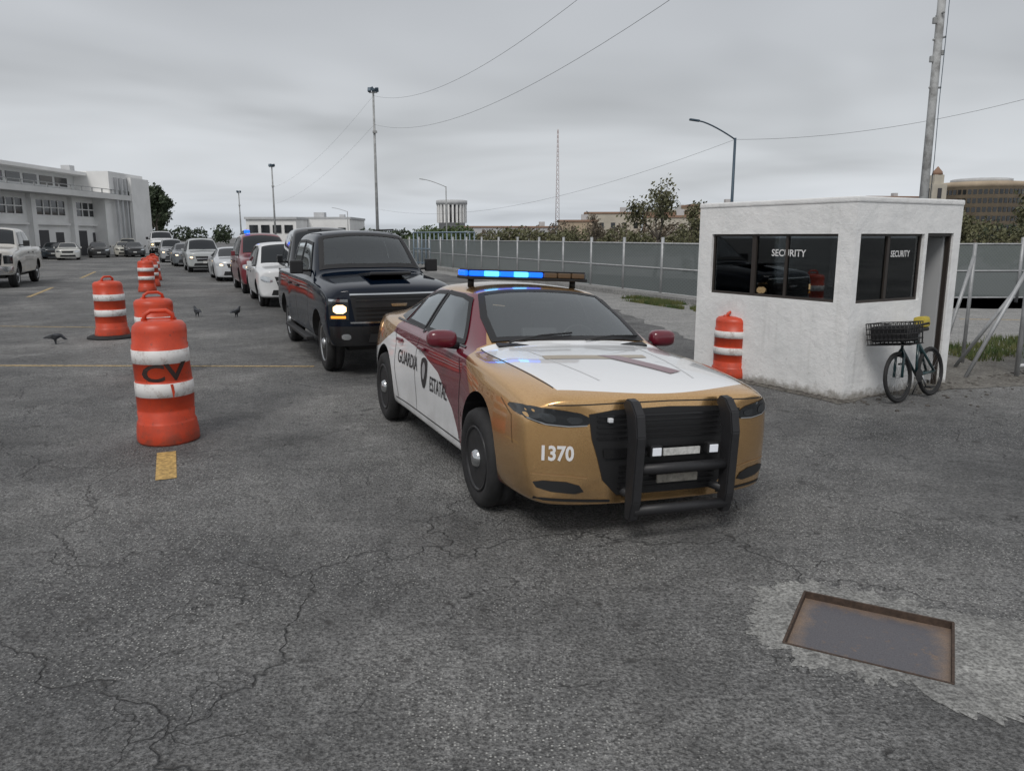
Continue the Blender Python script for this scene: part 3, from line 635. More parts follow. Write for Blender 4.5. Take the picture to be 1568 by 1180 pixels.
for an in angs:
    ti=min(hx/max(abs(math.cos(an)),1e-6),hy/max(abs(math.sin(an)),1e-6))
    to=raypoly(outer,an)+noise.noise(Vector((math.cos(an)*6,math.sin(an)*6,1)))*.12+noise.noise(Vector((math.cos(an)*25,math.sin(an)*25,3)))*.09
    rin.append(bm.verts.new(hl(math.cos(an)*ti,math.sin(an)*ti,.006))); rout.append(bm.verts.new(hl(math.cos(an)*to,math.sin(an)*to,.002)))
for i in range(len(angs)):
    j=(i+1)%len(angs); bm.faces.new((rin[i],rin[j],rout[j],rout[i]))
frombm('concrete_pad',bm,None,CONC)
he=empty('utility_hatch',HC,HA)
def rust():
    m,nt,b=base('rusty_plate'); oc=ocoord(nt); s=nd(nt,'ShaderNodeSeparateXYZ',{0:oc})
    ex=M(nt,'MAXIMUM',M(nt,'MULTIPLY',M(nt,'ABSOLUTE',s.outputs[0]),1/.375),M(nt,'MULTIPLY',M(nt,'ABSOLUTE',s.outputs[1]),1/.33))
    ex=M(nt,'ADD',ex,M(nt,'MULTIPLY',M(nt,'SUBTRACT',nz(nt,oc,7,4,.7),.5),.55))
    c=mixc(nt,ramp(nt,ex,[(.72,0),(.98,1)]),(.10,.097,.108),(.22,.16,.12))
    c=mixc(nt,ramp(nt,nz(nt,oc,22,4,.7),[(.6,0),(.68,.6)]),c,(.21,.14,.09))
    c=mixc(nt,1,c,ramp(nt,nz(nt,oc,130,2),[(.3,.75),(.7,1.2)]),'MULTIPLY')
    nt.links.new(c,b.inputs['Base Color']); b.inputs['Roughness'].default_value=.5; bumpn(nt,b,nz(nt,oc,60,3),.4,.004); return m
box('plate',he,(0,0,-.035),(.74,.65,.01),rust())
RS=P('rust_steel',(.07,.045,.032),.8,nv=(30,.5),bump=(80,.5,.004))
boxes('frame',he,[((0,.326,-.02),(.75,.012,.058)),((0,-.326,-.02),(.75,.012,.058)),((.371,0,-.02),(.012,.64,.058)),((-.371,0,-.02),(.012,.64,.058))],RS)
def strip(name,pts,z,mat):
    bm=bmesh.new(); vs=[]
    n=len(pts)
    for i in range(n):
        a,b=Vector(pts[i]),Vector(pts[(i+1)%n]); k=max(1,int((b-a).length/.25)) if (b-a).length<40 else 1
        for j in range(k):
            p=a+(b-a)*j/k; w=.10 if k>1 else 0
            vs.append((p.x+noise.noise(Vector((p.x*1.3,p.y*1.3,0)))*w*2+noise.noise(Vector((p.x*6,p.y*6,5)))*w,p.y+noise.noise(Vector((p.x*1.3,p.y*1.3,9)))*w*2))
    f=bm.faces.new([bm.verts.new((x,y,z)) for x,y in vs]); bmesh.ops.triangulate(bm,faces=[f]); return frombm(name,bm,None,mat)
FD=Vector((-.38,.925)); F0=Vector((5.9,23.6))
def fp(s,o=0): return F0+FD*s+Vector((-.925,-.38))*o
strip('pavement',[(3.6,14.8),(6.5,13.2),(13,13.8),(22,16),(22,21.8),(6.0,21.8),(-9,59),(-10.0,58),(2.2,27)],.004,CONC2)
def grassm():
    m,nt,b=base('grass_blades'); oc=ocoord(nt)
    c=mixc(nt,ramp(nt,nz(nt,oc,3,3),[(.35,0),(.65,1)]),(.045,.085,.02),(.14,.14,.05)); nt.links.new(c,b.inputs['Base Color']); b.inputs['Roughness'].default_value=.8; return m
GR=grassm()
bm=bmesh.new()
def blades(bm,n,fn,h=.12):
    for _ in range(n):
        x,y=fn(); a=random.random()*6.28; w=.012; l=h*random.uniform(.4,1.2); dx,dy=math.cos(a),math.sin(a)
        v=[bm.verts.new((x-dx*w,y-dy*w,.0)),bm.verts.new((x+dx*w,y+dy*w,.0)),bm.verts.new((x+random.uniform(-.05,.05),y+random.uniform(-.05,.05),l))]
        bm.faces.new(v)
def gz():
    while 1:
        if random.random()<.5:
            s=random.uniform(-2.2,2.5); o=random.uniform(.9,1.9); p=fp(s,o); 
        else: p=Vector((random.uniform(7.5,14),random.uniform(12.4,15.2)))
        if noise.noise(Vector((p.x*.9,p.y*.9,4)))>-.18: return p.x,p.y
blades(bm,14000,gz,.13)
frombm('grass',bm,None,GR,recalc=False)
def along(name,o,w,z0,z1,s0,s1,mat,parent=None):
    bm=bmesh.new(); p=[fp(s0,o),fp(s1,o),fp(s1,o+w),fp(s0,o+w)]
    lo=[bm.verts.new((q.x,q.y,z0)) for q in p]; hi=[bm.verts.new((q.x,q.y,z1)) for q in p]
    bm.faces.new(hi)
    for i in range(4): bm.faces.new((lo[i],lo[(i+1)%4],hi[(i+1)%4],hi[i]))
    return frombm(name,bm,parent,mat)
along('sidewalk_kerb',-.15,.85,-.05,.16,-1,44,CONC2)
strip('street',[(6.2,24.6),(60,24.6),(60,60),(30,90),(-9,62)],.004,concrete('street_surface',(.22,.22,.22),(.29,.29,.285),20))
def ymat():
    m,nt,b=base('worn_yellow_paint'); oc=ocoord(nt)
    f=ramp(nt,nz(nt,oc,14,4,.75),[(.38,0),(.54,1)])
    b.inputs['Base Color'].default_value=(.52,.38,.18,1); b.inputs['Roughness'].default_value=.7; nt.links.new(M(nt,'MULTIPLY_ADD',f,.6,.25),b.inputs['Alpha']); return m
YM=ymat()
def mark(a,b,w,mat=YM):
    a,b=Vector(a),Vector(b); n=(b-a).normalized(); n=Vector((-n.y,n.x))*w/2
    poly('road_marking',None,[a-n,b-n,b+n,a+n],.005,mat)
mark((-9.5,12.05),(-3.1,11.95),.11); mark((-2.90,6.22),(-3.26,7.05),.165,P('yellow_paint',(.56,.37,.13),.7,nv=(25,.6)))
mark((-3.9,8.4),(-4.6,10.0),.12); mark((-16.2,26),(-18.3,31),.14); mark((-21,38),(-24,45),.15); mark((-12,17.5),(-9,17.2),.08)
mark((11,19),(17,18.2),.12)
# ---------------------------------------------------------------- traffic drums
def orange():
    m,nt,b=base('drum_orange'); oc=ocoord(nt)
    c=mixc(nt,ramp(nt,nz(nt,oc,5,5,.7),[(.35,0),(.75,1)]),(.66,.065,.020),(.46,.055,.025)); c=mixc(nt,ramp(nt,nz(nt,oc,18,4,.75),[(.60,0),(.68,.6)]),c,(.14,.05,.035))
    z=nd(nt,'ShaderNodeSeparateXYZ',{0:oc}).outputs[2]; c=mixc(nt,M(nt,'MULTIPLY',ramp(nt,z,[(0,.6),(.25,0)]),ramp(nt,nz(nt,oc,12,3),[(.4,.2),(.6,1)])),c,(.13,.07,.05))
    nt.links.new(c,b.inputs['Base Color']); b.inputs['Roughness'].default_value=.42; return m
def dwhite():
    m,nt,b=base('drum_white'); oc=ocoord(nt)
    c=mixc(nt,ramp(nt,nz(nt,oc,9,5,.75),[(.50,0),(.64,.7)]),(.74,.73,.72),(.38,.30,.27)); nt.links.new(c,b.inputs['Base Color']); b.inputs['Roughness'].default_value=.5; return m
OR=orange(); DW=dwhite()
def drum(x,y,h=1.18,r=.27,foot=False,txt=None,rz=0,tilt=0):
    e=empty('traffic_drum',(x,y,0),rz); e.rotation_euler=(tilt,0,rz)
    k=h/1.18
    prof=[(.295,0,0),(.305,.02,0),(.30,.10,0),(.285,.19,0),(.282,.20,0),(.268,.22,0),(.270,.30,0),(.262,.31,0),(.266,.325,0),(.266,.45,1),(.270,.452,1),(.270,.578,1),(.266,.58,0),(.258,.60,0),(.262,.61,0),(.262,.76,0),(.266,.762,1),(.264,.885,1),(.258,.888,0),(.258,.93,0),(.250,.94,0),(.252,1.05,0),(.245,1.10,0),(.215,1.135,0),(.14,1.15,0),(.10,1.155,0)]
    o=lathe('shell',e,[(p[0]*r/.27,p[1]*k) for p in prof],[OR,DW],48,mats=[p[2] for p in prof[:-1]])
    bm=bmesh.new(); bm.from_mesh(o.data)
    for v in bm.verts:
        q=noise.noise(Vector((v.co.x*3+x,v.co.y*3+y,v.co.z*2.2)))*.022
        rr=math.hypot(v.co.x,v.co.y)
        if rr>.05: v.co.x*=1+q/rr; v.co.y*=1+q/rr
    bm.to_mesh(o.data); bvh=BVHTree.FromBMesh(bm); bm.free()
    pts=[(-.13,0,1.12*k),(-.125,0,1.20*k),(-.07,0,1.235*k),(.07,0,1.235*k),(.125,0,1.20*k),(.13,0,1.12*k)]
    tubes('handle',e,[pts],.022,OR); tubes('handle_base',e,[[(-.16,.03,1.14*k),(.16,.03,1.14*k)]],.03,OR)
    if foot: lathe('rubber_base',e,[(.46,0),(.46,.03),(.40,.06),(.30,.07)],RUB,40)
    if txt:
        textpatch('hand_lettering',e,txt,.27,P('spray_black',(.03,.015,.012),.7),lambda p:proj(bvh,(p[0],.675*k+p[1]*.85+.05*p[0]),'S',-1,.003),.006,1.1)
        patch('paint_drip',e,bvh,[(.05,.60),(.075,.60),(.085,.52),(.07,.44),(.062,.52)],'S',OR,-1,.004,.02)
drum(-3.45,7.54,1.23,.265,False,'CV',R(25)); drum(-5.20,11.25,1.15,.28,False,None,.7); drum(-8.05,15.5,1.16,.285,True,None,1.2)
drum(-13.4,28.6,1.16,.28); drum(-14.6,31.6,1.16,.28,False,None,.6); drum(-16.5,36,1.14,.28)
drum(3.20,11.1,.90,.27,False,None,.4)
# ---------------------------------------------------------------- security booth
be=empty('security_booth',(4.10,9.40,0),R(30.4))
T=.14; BH=2.40; LX=2.18; LY=2.62
w=[]
w+= [b2(0,.10,0,T,0,BH), b2(.10,1.38,0,T,0,1.19), b2(.10,1.38,0,T,2.03,BH), b2(1.38,1.45,0,T,0,BH), b2(1.45,2.02,0,T,2.04,BH), b2(2.02,LX,0,T,0,BH)]
w+= [b2(0,T,T,.24,0,BH), b2(0,T,.24,2.36,0,1.19), b2(0,T,.24,2.36,2.03,BH), b2(0,T,2.36,LY,0,BH)]
w+= [b2(T,LX,LY-T,LY,0,1.2), b2(T,LX,LY-T,LY,2.0,BH), b2(T,.7,LY-T,LY,1.2,2.0), b2(1.7,LX,LY-T,LY,1.2,2.0)]
w+= [b2(LX-T,LX,T,LY-T,0,1.25), b2(LX-T,LX,T,LY-T,2.0,BH), b2(LX-T,LX,T,.6,1.25,2.0), b2(LX-T,LX,1.9,LY-T,1.25,2.0)]
boxes('walls',be,w,STUC)
boxes('roof',be,[b2(-.012,LX+.012,-.012,LY+.012,BH,BH+.07)],STUC,.02)
boxes('floor',be,[b2(T,LX-T,T,LY-T,0,.05)],CONC)
FR=P('brown_frame',(.035,.028,.024),.5)
fl=[b2(.04,.085,.24,2.36,1.19,1.225),b2(.04,.085,.24,2.36,2.00,2.03),b2(.04,.085,.24,.27,1.225,2.0),b2(.04,.085,2.33,2.36,1.225,2.0),b2(.04,.085,1.02,1.06,1.225,2.0),b2(.03,.09,1.55,1.62,1.225,2.0)]
fl+=[b2(.10,1.38,.04,.085,1.19,1.225),b2(.10,1.38,.04,.085,2.00,2.03),b2(.10,.13,.04,.085,1.225,2.0),b2(1.35,1.38,.04,.085,1.225,2.0),b2(.68,.73,.035,.09,1.225,2.0)]
fl+=[b2(1.45,1.48,.03,.09,0,2.04),b2(1.99,2.02,.03,.09,0,2.04),b2(1.48,1.99,.03,.09,2.0,2.04)]
boxes('window_frames',be,fl,FR)
boxes('window_panes',be,[b2(.058,.062,.27,2.33,1.225,2.0),b2(.13,1.35,.058,.062,1.225,2.0)],WG)
boxes('window_tint',be,[b2(.072,.074,.30,1.0,1.24,1.98),b2(.14,.66,.072,.074,1.24,1.98)],P('tint',(.02,.022,.025),.1,alpha=.5))
boxes('door_leaf',be,[b2(1.96,2.0,.10,.66,.06,1.98)],GREYW)
boxes('desk',be,[b2(T+.01,.7,T+.3,LY-T-.1,.70,.76),b2(.9,1.3,1.9,2.3,.05,1.3)],P('desk',(.10,.06,.04),.5))
boxes('chair',be,[b2(1.0,1.4,.9,1.3,.45,.52),b2(1.35,1.42,.9,1.3,.52,1.35)],BLK,.02)
boxes('notice',be,[b2(.092,.094,1.30,1.50,1.45,1.85)],P('paper',(.5,.5,.45),.7))
WT=P('white_vinyl',(.75,.75,.75),.4)
textpatch('sign_lettering',be,'SECURITY',.125,WT,lambda p:Vector((.052,1.02-p[0],1.78+p[1])),.002)
textpatch('sign_lettering',be,'SECURITY',.11,WT,lambda p:Vector((.98+p[0],.052,1.78+p[1])),.002,.8)
bm=bmesh.new()
for _ in range(420):
    if random.random()<.45: lx,ly=-abs(random.gauss(0,.07)),random.uniform(-.1,2.6)
    else: lx,ly=random.uniform(-.1,5.0),-abs(random.gauss(0,.12 if random.random()<.6 else .5))
    a=R(30.4); wx=4.10+lx*math.cos(a)-ly*math.sin(a); wy=9.40+lx*math.sin(a)+ly*math.cos(a); s=random.uniform(.006,.026)
    bmesh.ops.create_icosphere(bm,subdivisions=1,radius=s,matrix=Matrix.Translation((wx,wy,s*.3))@Matrix.Rotation(random.random()*6,4,'Z')@Matrix.Diagonal((1.5,1,.6,1)))
frombm('rubble',bm,None,P('rubble_mat',(.11,.10,.09),.9,nv=(8,.5)))
strip('dirt',[(3.98,9.22),(4.9,9.75),(5.6,9.9),(6.6,10.3),(9,10.6),(13,11.2),(13,13.2),(6.2,13),(6.3,11.2),(4.2,9.48),(3.0,11.7),(2.75,11.5)],.0055,concrete('dirt_mat',(.10,.09,.075),(.22,.21,.19),30))
# ---------------------------------------------------------------- bicycle
def bicycle():
    fwp=Vector((4.74,9.28)); rwp=Vector((5.38,9.74)); d=(rwp-fwp); L=d.length; ang=math.atan2(d.y,d.x)
    e=empty('bicycle',(fwp.x,fwp.y,0),ang); e.rotation_euler=(R(-7),0,ang)
    r=.31; TE=P('dark_teal_paint',(.006,.035,.042),.3,coat=.6)
    def circ(cx,cz,rr,n=36): return [(cx+math.cos(2*math.pi*i/n)*rr,0,cz+math.sin(2*math.pi*i/n)*rr) for i in range(n)]
    tubes('tyres',e,[circ(0,r,r-.02),circ(L,r,r-.02)],.024,RUB,10,True); tubes('rims',e,[circ(0,r,r-.05),circ(L,r,r-.05)],.010,BLKG,6,True)
    sp=[]
    for cx in (0,L):
        for i in range(20):
            a=2*math.pi*i/20; sp.append([(cx,(.025 if i%2 else -.025),r),(cx+math.cos(a)*(r-.05),0,r+math.sin(a)*(r-.05))])
    tubes('spokes',e,sp,.0016,ALU,4)
    bb=(L*.55,0,.29); st=(L*.64,0,.70); ht=(.16,0,.80); hb=(.12,0,.66)
    tubes('frame',e,[[bb,st],[bb,hb],[ht,st],[ht,hb],[(L,.05,r),bb],[(L,-.05,r),bb],[(L,.05,r),st],[(L,-.05,r),st],[hb,(.06,.05,.55),(0,.05,r)],[hb,(.06,-.05,.55),(0,-.05,r)]],.017,TE,10)
    tubes('handlebar',e,[[ht,(.17,0,.90)],[(.24,-.28,.95),(.18,-.12,.92),(.16,0,.92),(.18,.12,.92),(.24,.28,.95)]],.014,BLK)
    tubes('seat_post',e,[[st,(L*.67,0,.84)]],.013,ALU)
    box('saddle',e,(L*.67,0,.86),(.25,.15,.05),BLK,None,.022)
    tubes('crank',e,[[(bb[0],-.08,bb[2]),(bb[0]+.08,-.08,bb[2]-.15)],[(bb[0],.08,bb[2]),(bb[0]-.08,.08,bb[2]+.15)]],.010,ALU)
    boxes('pedals',e,[((bb[0]+.08,-.12,bb[2]-.15),(.09,.08,.02)),((bb[0]-.08,.12,bb[2]+.15),(.09,.08,.02))],BLK)
    lathe('chainring',e,[(.085,-.045),(.085,-.04),(.02,-.04)],BLK,24,'Y',(bb[0],0,bb[2]))
    x0,x1,y0,y1,z0,z1=-.22,.12,-.26,.26,.72,.98; bk=[]
    for i in range(11):
        y=y0+(y1-y0)*i/10; bk.append([(x0,y,z1),(x0+.03,y,z0),(x1-.02,y,z0),(x1,y,z1)])
    for i in range(7):
        x=x0+(x1-x0)*i/6; bk.append([(x,y0,z1),(x,y0+.02,z0),(x,y1-.02,z0),(x,y1,z1)])
    for k in range(5):
        z=z0+(z1-z0)*k/4; bk.append([(x0,y0,z),(x1,y0,z),(x1,y1,z),(x0,y1,z),(x0,y0,z)])
    tubes('basket',e,bk,.006,BLK,5); box('basket_load',e,(-.05,0,.85),(.29,.46,.20),P('dark_bag',(.02,.02,.022),.8),None,.04)
    box('yellow_bag',e,(L*.72,-.02,.95),(.16,.16,.14),P('yellow_cloth',(.48,.38,.06),.7),None,.045)
    tubes('kickstand',e,[[(L*.7,.0,.28),(L*.78,.16,.0)]],.008,ALU)
bicycle()
# ---------------------------------------------------------------- fence
fe=empty('metal_mesh_fence',(0,0,0))
def meshm(name,a0,a1):
    m,nt,b=base(name); b.inputs['Base Color'].default_value=(.15,.17,.17,1); b.inputs['Roughness'].default_value=.6; oc=ocoord(nt)
    s=nd(nt,'ShaderNodeSeparateXYZ',{0:oc}); u=M(nt,'ADD',s.outputs[0],s.outputs[1])
    def st(q): return M(nt,'LESS_THAN',M(nt,'FRACT',M(nt,'MULTIPLY',q,9.0)),.42)
    a=M(nt,'MAXIMUM',st(M(nt,'ADD',u,s.outputs[2])),st(M(nt,'SUBTRACT',u,s.outputs[2])))
    nt.links.new(M(nt,'MULTIPLY_ADD',a,a1,a0),b.inputs['Alpha']); return m
CL=meshm('perforated_panel',.80,.16); CL2=meshm('chain_link',.25,.45)
def fence(par,a,b,h=1.75,z0=.15,step=2.35):
    a,b=Vector(a),Vector(b); n=int((b-a).length/step); d=(b-a)/n
    posts=[]
    for i in range(n+1):
        p=a+d*i; posts.append([(p.x,p.y,0),(p.x,p.y,h+.22)])
    rails=[[(a.x,a.y,h+.02),(b.x,b.y,h+.02)],[(a.x,a.y,z0),(b.x,b.y,z0)],[(a.x,a.y,h*.55),(b.x,b.y,h*.55)]]
    tubes('posts',par,posts,.055,GALV); tubes('rails',par,rails,.025,GALV)
    bm=bmesh.new(); bm.faces.new([bm.verts.new(v) for v in((a.x,a.y,z0),(b.x,b.y,z0),(b.x,b.y,h),(a.x,a.y,h))]); frombm('mesh',bm,par,CL)
fence(fe,fp(0),fp(42)); fence(fe,(5.9,23.6),(30,24.4))
g=empty('metal_gate'); GB=P('blue_grey_steel',(.20,.26,.32),.5)
tubes('bars',g,[[(-6.5+i*.3,52-i*.28,.1),(-6.5+i*.3,52-i*.28,2.3)] for i in range(15)]+[[(-6.5,52,z),(-2.3,48,z)] for z in(.3,1.2,2.25)],.04,GB)
g=empty('fence_gate')
tubes('posts',g,[[(7.35,11.1,0),(7.35,11.1,2.15)],[(9.0,11.6,0),(9.0,11.6,2.15)],[(7.35,11.1,2.1),(9,11.6,2.1)],[(7.35,11.1,.15),(9,11.6,.15)],[(7.35,11.1,1.1),(9,11.6,1.1)]],.035,GALV)
tubes('braces',g,[[(7.35,11.1,1.6),(6.55,11.0,0)],[(7.3,11.3,1.2),(6.9,11.9,0)],[(7.25,12.3,1.7),(6.7,12.0,0)],[(7.25,12.3,0),(7.25,12.3,1.9)]],.028,GALV)
bm=bmesh.new(); bm.faces.new([bm.verts.new(v) for v in((7.35,11.1,.15),(9,11.6,.15),(9,11.6,2.1),(7.35,11.1,2.1))]); frombm('mesh',bm,g,CL2)
g=empty('warning_sign',(7.62,11.12,1.72),R(17))
box('board',g,(0,0,0),(.62,.012,.66),P('sign_white',(.72,.72,.70),.5,nv=(9,.2)),None,.003)
boxes('red_bands',g,[((0,-.009,.22),(.60,.004,.18)),((0,-.009,-.25),(.60,.004,.10))],P('sign_red',(.50,.03,.03),.5,nv=(9,.3)))
# ---------------------------------------------------------------- poles, lamps, wires
DG=P('dark_pole',(.06,.09,.12),.5,.3); PG=P('pole_grey',(.36,.37,.37),.7,nv=(3,.35))
def mast(x,y,h,r=.12,nl=4):
    e=empty('light_mast',(x,y,0)); tubes('pole',e,[[(0,0,0),(0,0,h)]],[(r,r*.55)],PG)
    tubes('head_frame',e,[[(-.3,0,h-.1),(.3,0,h-.1)],[(0,-.3,h-.1),(0,.3,h-.1)]],.035,PG)
    boxes('floodlights',e,[((.27*math.cos(a),.27*math.sin(a),h+.10),(.24,.20,.30),(R(25),0,a)) for a in[i*6.283/nl for i in range(nl)]],DG,.03)
    boxes('junction_box',e,[((.05,-.1,h*.77),(.30,.2,.16))],PG)
mast(-10.05,59,12.3,.13); mast(-30.0,100,10.6,.15); mast(-44.3,129,9.0,.15,3)
def lamp(x,y,h,arm,rise,mat,r=.07):
    e=empty('street_lamp',(x,y,0)); tubes('pole',e,[[(0,0,0),(0,0,h)]],[(r,r*.7)],mat)
    pts=[(-arm*t,0,h-.05+rise*(1-(1-t)**1.35)) for t in [i/8 for i in range(9)]]
    tubes('arm',e,[pts],r*.4,mat); bm=bmesh.new(); addbox(bm,(-arm-.14,0,h+rise-.03),(.36,.14,.07),(0,R(8),0),.025); frombm('lamp_head',bm,e,mat)
lamp(7.75,28,5.35,1.3,.62,DG,.065); lamp(-5.8,70,6.3,2.0,.65,PG,.07); lamp(-27,130,6.0,2.2,.6,PG,.09)
e=empty('utility_pole',(7.10,13.7,0)); 
def peel():
    m,nt,b=base('peeling_pole'); oc=ocoord(nt); c=mixc(nt,ramp(nt,nz(nt,oc,2.5,5,.7),[(.45,0),(.60,1)]),(.50,.51,.51),(.26,.26,.255)); nt.links.new(c,b.inputs['Base Color']); b.inputs['Roughness'].default_value=.8; return m
tubes('pole',e,[[(0,0,0),(-.02,0,5),(-.05,0,10)]],[(.075,.055)],peel(),12)
tubes('hardware',e,[[(-.10,0,4.45),(.10,0,4.45)],[(-.03,-.12,5.6),(-.03,.12,5.6)],[(-.11,.0,5.2),(.10,.0,5.25)]],.018,PG); tubes('cable',e,[[(.085,-.03,2.3),(.09,-.04,3.3),(.07,-.05,4.2),(.08,-.04,5.5),(.06,-.04,9)]],.006,DG)
boxes('insulators',e,[((-.10,0,4.9),(.06,.06,.10)),((-.11,0,5.5),(.06,.06,.10)),((.07,0,5.0),(.05,.05,.08))],PG,.01)
WI=P('wire',(.13,.135,.14),.6)
def wire(a,b,sag,r=.014,n=28):
    a,b=Vector(a),Vector(b); pts=[a+(b-a)*t+Vector((0,0,-4*sag*t*(1-t))) for t in[i/n for i in range(n+1)]]
    tubes('power_line',None,[pts],r,WI,5)
wire((-10.05,59,12.0),(4.2,18,9.2),1.5,.007); wire((-10.05,59,10.0),(6.2,16,8.6),1.7,.007)
wire((7.75,28,5.3),(16,24,6.2),.35,.006); wire((7.75,28,5.3),(-10.05,59,4),1.2,.005)
wire((-10.05,59,12.0),(-30,100,8),1.0,.005); wire((-10.05,59,10.0),(-30,100,6),1.0,.005)
e=empty('radio_tower',(17,300,0)); pp=[]
H=41
for k in range(3):
    a=k*2.094; pp.append([(1.1*math.cos(a),1.1*math.sin(a),0),(.25*math.cos(a),.25*math.sin(a),H)])
for i in range(24):
    z=H*i/24; z2=H*(i+1)/24; q=1.1-.85*i/24
    for k in range(3):
        a=k*2.094; b_=a+2.094; pp.append([(q*math.cos(a),q*math.sin(a),z),(q*math.cos(b_),q*math.sin(b_),z2)])
tubes('lattice',e,pp,.07,P('tower_red',(.48,.40,.39),.7),4)
# ---------------------------------------------------------------- buildings
t=empty('terminal_building',(0,-8.5,0)); X0=-46
boxes('main_block',t,[b2(-62,X0,40,103,0,6.0)],WHITE); boxes('canopy',t,[b2(-62,-43.8,40,104,6.0,6.55)],P('canopy_wall',(.66,.66,.65),.8,nv=(.4,.12)))
boxes('upper_block',t,[b2(-62,-48,40,103,6.55,8.5)],P('upper_wall',(.62,.63,.63),.8,nv=(.5,.1))); boxes('roof_slab',t,[b2(-62,-46.6,40,103.5,8.5,8.85)],WHITE)
boxes('tower',t,[b2(-52,-44.2,96,104,6.55,9.0),b2(-46,-44.6,95.5,104,0,6.0),b2(-44.1,-43.7,100,104.4,0,8.6)],WHITE)
boxes('tower_fins',t,[b2(-44.19,-43.95,97+i*1.1,97.3+i*1.1,1.5,8.4) for i in range(3)],GREYW)
win=[];col=[];fr=[];door=[]
for i in range(8):
    y=42+i*7.0
    if y>95: break
    win.append(b2(X0+.03,X0-.2,y+.9,y+6.0,4.1,5.5)); col.append(b2(X0,X0+.5,y-.35,y+.35,0,6.0))
    for k in range(5): fr.append(b2(X0+.03,X0+.12,y+.9+k*1.25,y+1.02+k*1.25,4.1,5.5))
    fr.append(b2(X0+.03,X0+.10,y+.9,y+6.0,4.75,4.85))
    door.append(b2(X0+.03,X0-.2,y+1.2,y+2.8,0,2.6)); door.append(b2(X0+.03,X0-.2,y+4,y+5.4,.9,2.4))
    fr.append(b2(X0+.02,X0+.35,y+.6,y+6.3,3.1,3.3))
boxes('windows',t,win,DGLASS); boxes('pilasters',t,col,WHITE); boxes('mullions',t,fr,WHITE); boxes('doors',t,door,P('dark_opening',(.05,.05,.055),.6))
boxes('upper_windows',t,[b2(-48.1,-47.95,41+i*2.7,43.2+i*2.7,7.2,8.1) for i in range(20)],DGLASS)
boxes('railing',t,[b2(-44.1,-44.0,40,104,6.55,6.62),b2(-44.1,-44.0,40,104,7.0,7.06)]+[b2(-44.1,-44.0,40+i*2,40.1+i*2,6.55,7.05) for i in range(32)],PG)
boxes('roof_units',t,[b2(-55,-52,60,63,8.85,9.9),b2(-54,-51,72,73.5,8.85,9.7),b2(-54,-53,88,90,8.85,9.5),b2(-51,-50,99,100,9.0,9.9)],GREYW)
tubes('aerials',t,[[(-52,y,8.8),(-52,y,z)] for y,z in((66,11.5),(85,11),(79,10.3))],.04,PG)
t=empty('white_building',(3.2,0,0)); boxes('walls',t,[b2(-45,-34,150,165,0,5.2),b2(-51,-42,142,149.9,0,5.0)],WHITE); boxes('parapet',t,[b2(-45.2,-33.8,149.95,165,5.2,5.6),b2(-51.2,-41.8,141.7,149.9,5.0,5.4)],GREYW)
boxes('windows',t,[b2(-50.4+i*2.1,-48.9+i*2.1,141.85,142.1,2.6,4.0) for i in range(4)]+[b2(-41+i*2.4,-39.6+i*2.4,149.85,150.1,2.4,3.6) for i in range(3)],DGLASS); boxes('tanks',t,[b2(-42,-40,155,157,5.6,6.6),b2(-37,-36,155,156,5.6,6.2)],GREYW)
t=empty('round_tower'); lathe('core',t,[(5.0,0),(5.0,13.6),(5.9,13.8),(5.9,15.2),(5.0,15.4)],GREYW,32,loc=(-22.8,300,0))
boxes('fins',t,[((-22.8+5.3*math.cos(a),300+5.3*math.sin(a),10.5),(.7,.7,7.0),(0,0,a)) for a in[i*6.283/22 for i in range(22)]],WHITE)
lathe('dark_band',t,[(5.06,7.2),(5.06,13.4)],P('dark_opening',(.05,.05,.055),.6),32,loc=(-22.8,300,0))
BE=P('beige_wall',(.46,.37,.27),.85,nv=(.2,.2)); BR=P('brick_red_wall',(.32,.20,.14),.85,nv=(.2,.2)); TL=P('tan_wall',(.54,.50,.42),.85,nv=(.2,.2))
t=empty('round_office_building'); cx,cy=154,262
lathe('walls',t,[(14,0),(14,17.2),(14.5,17.4),(14.5,18.8),(13.5,19.0)],BE,48,loc=(cx,cy,0)); lathe('top',t,[(9,19.0),(9,20.2),(8,20.4)],GREYW,32,loc=(cx,cy,0))
wl=[]
for k in range(6):
    for i in range(30):
        a=math.pi+i*math.pi/30; wl.append(((cx+14*math.cos(a),cy+14*math.sin(a),2.0+k*2.75),(.3,.95,1.5),(0,0,a)))
boxes('windows',t,wl,DGLASS)
t=empty('church_tower'); boxes('tower',t,[((133,250,9),(4.5,4.5,18)),((133,250,19.4),(3,3,2.8))],TL,.1); lathe('dome',t,[(1.6,20.8),(1.4,21.8),(.7,22.6),(.1,23.4)],BR,16,loc=(133,250,0)); boxes('belfry',t,[((133,247.7,15.2),(1.2,.3,3)),((130.7,250,15.2),(.3,1.2,3))],P('dark_opening',(.05,.05,.055),.6))
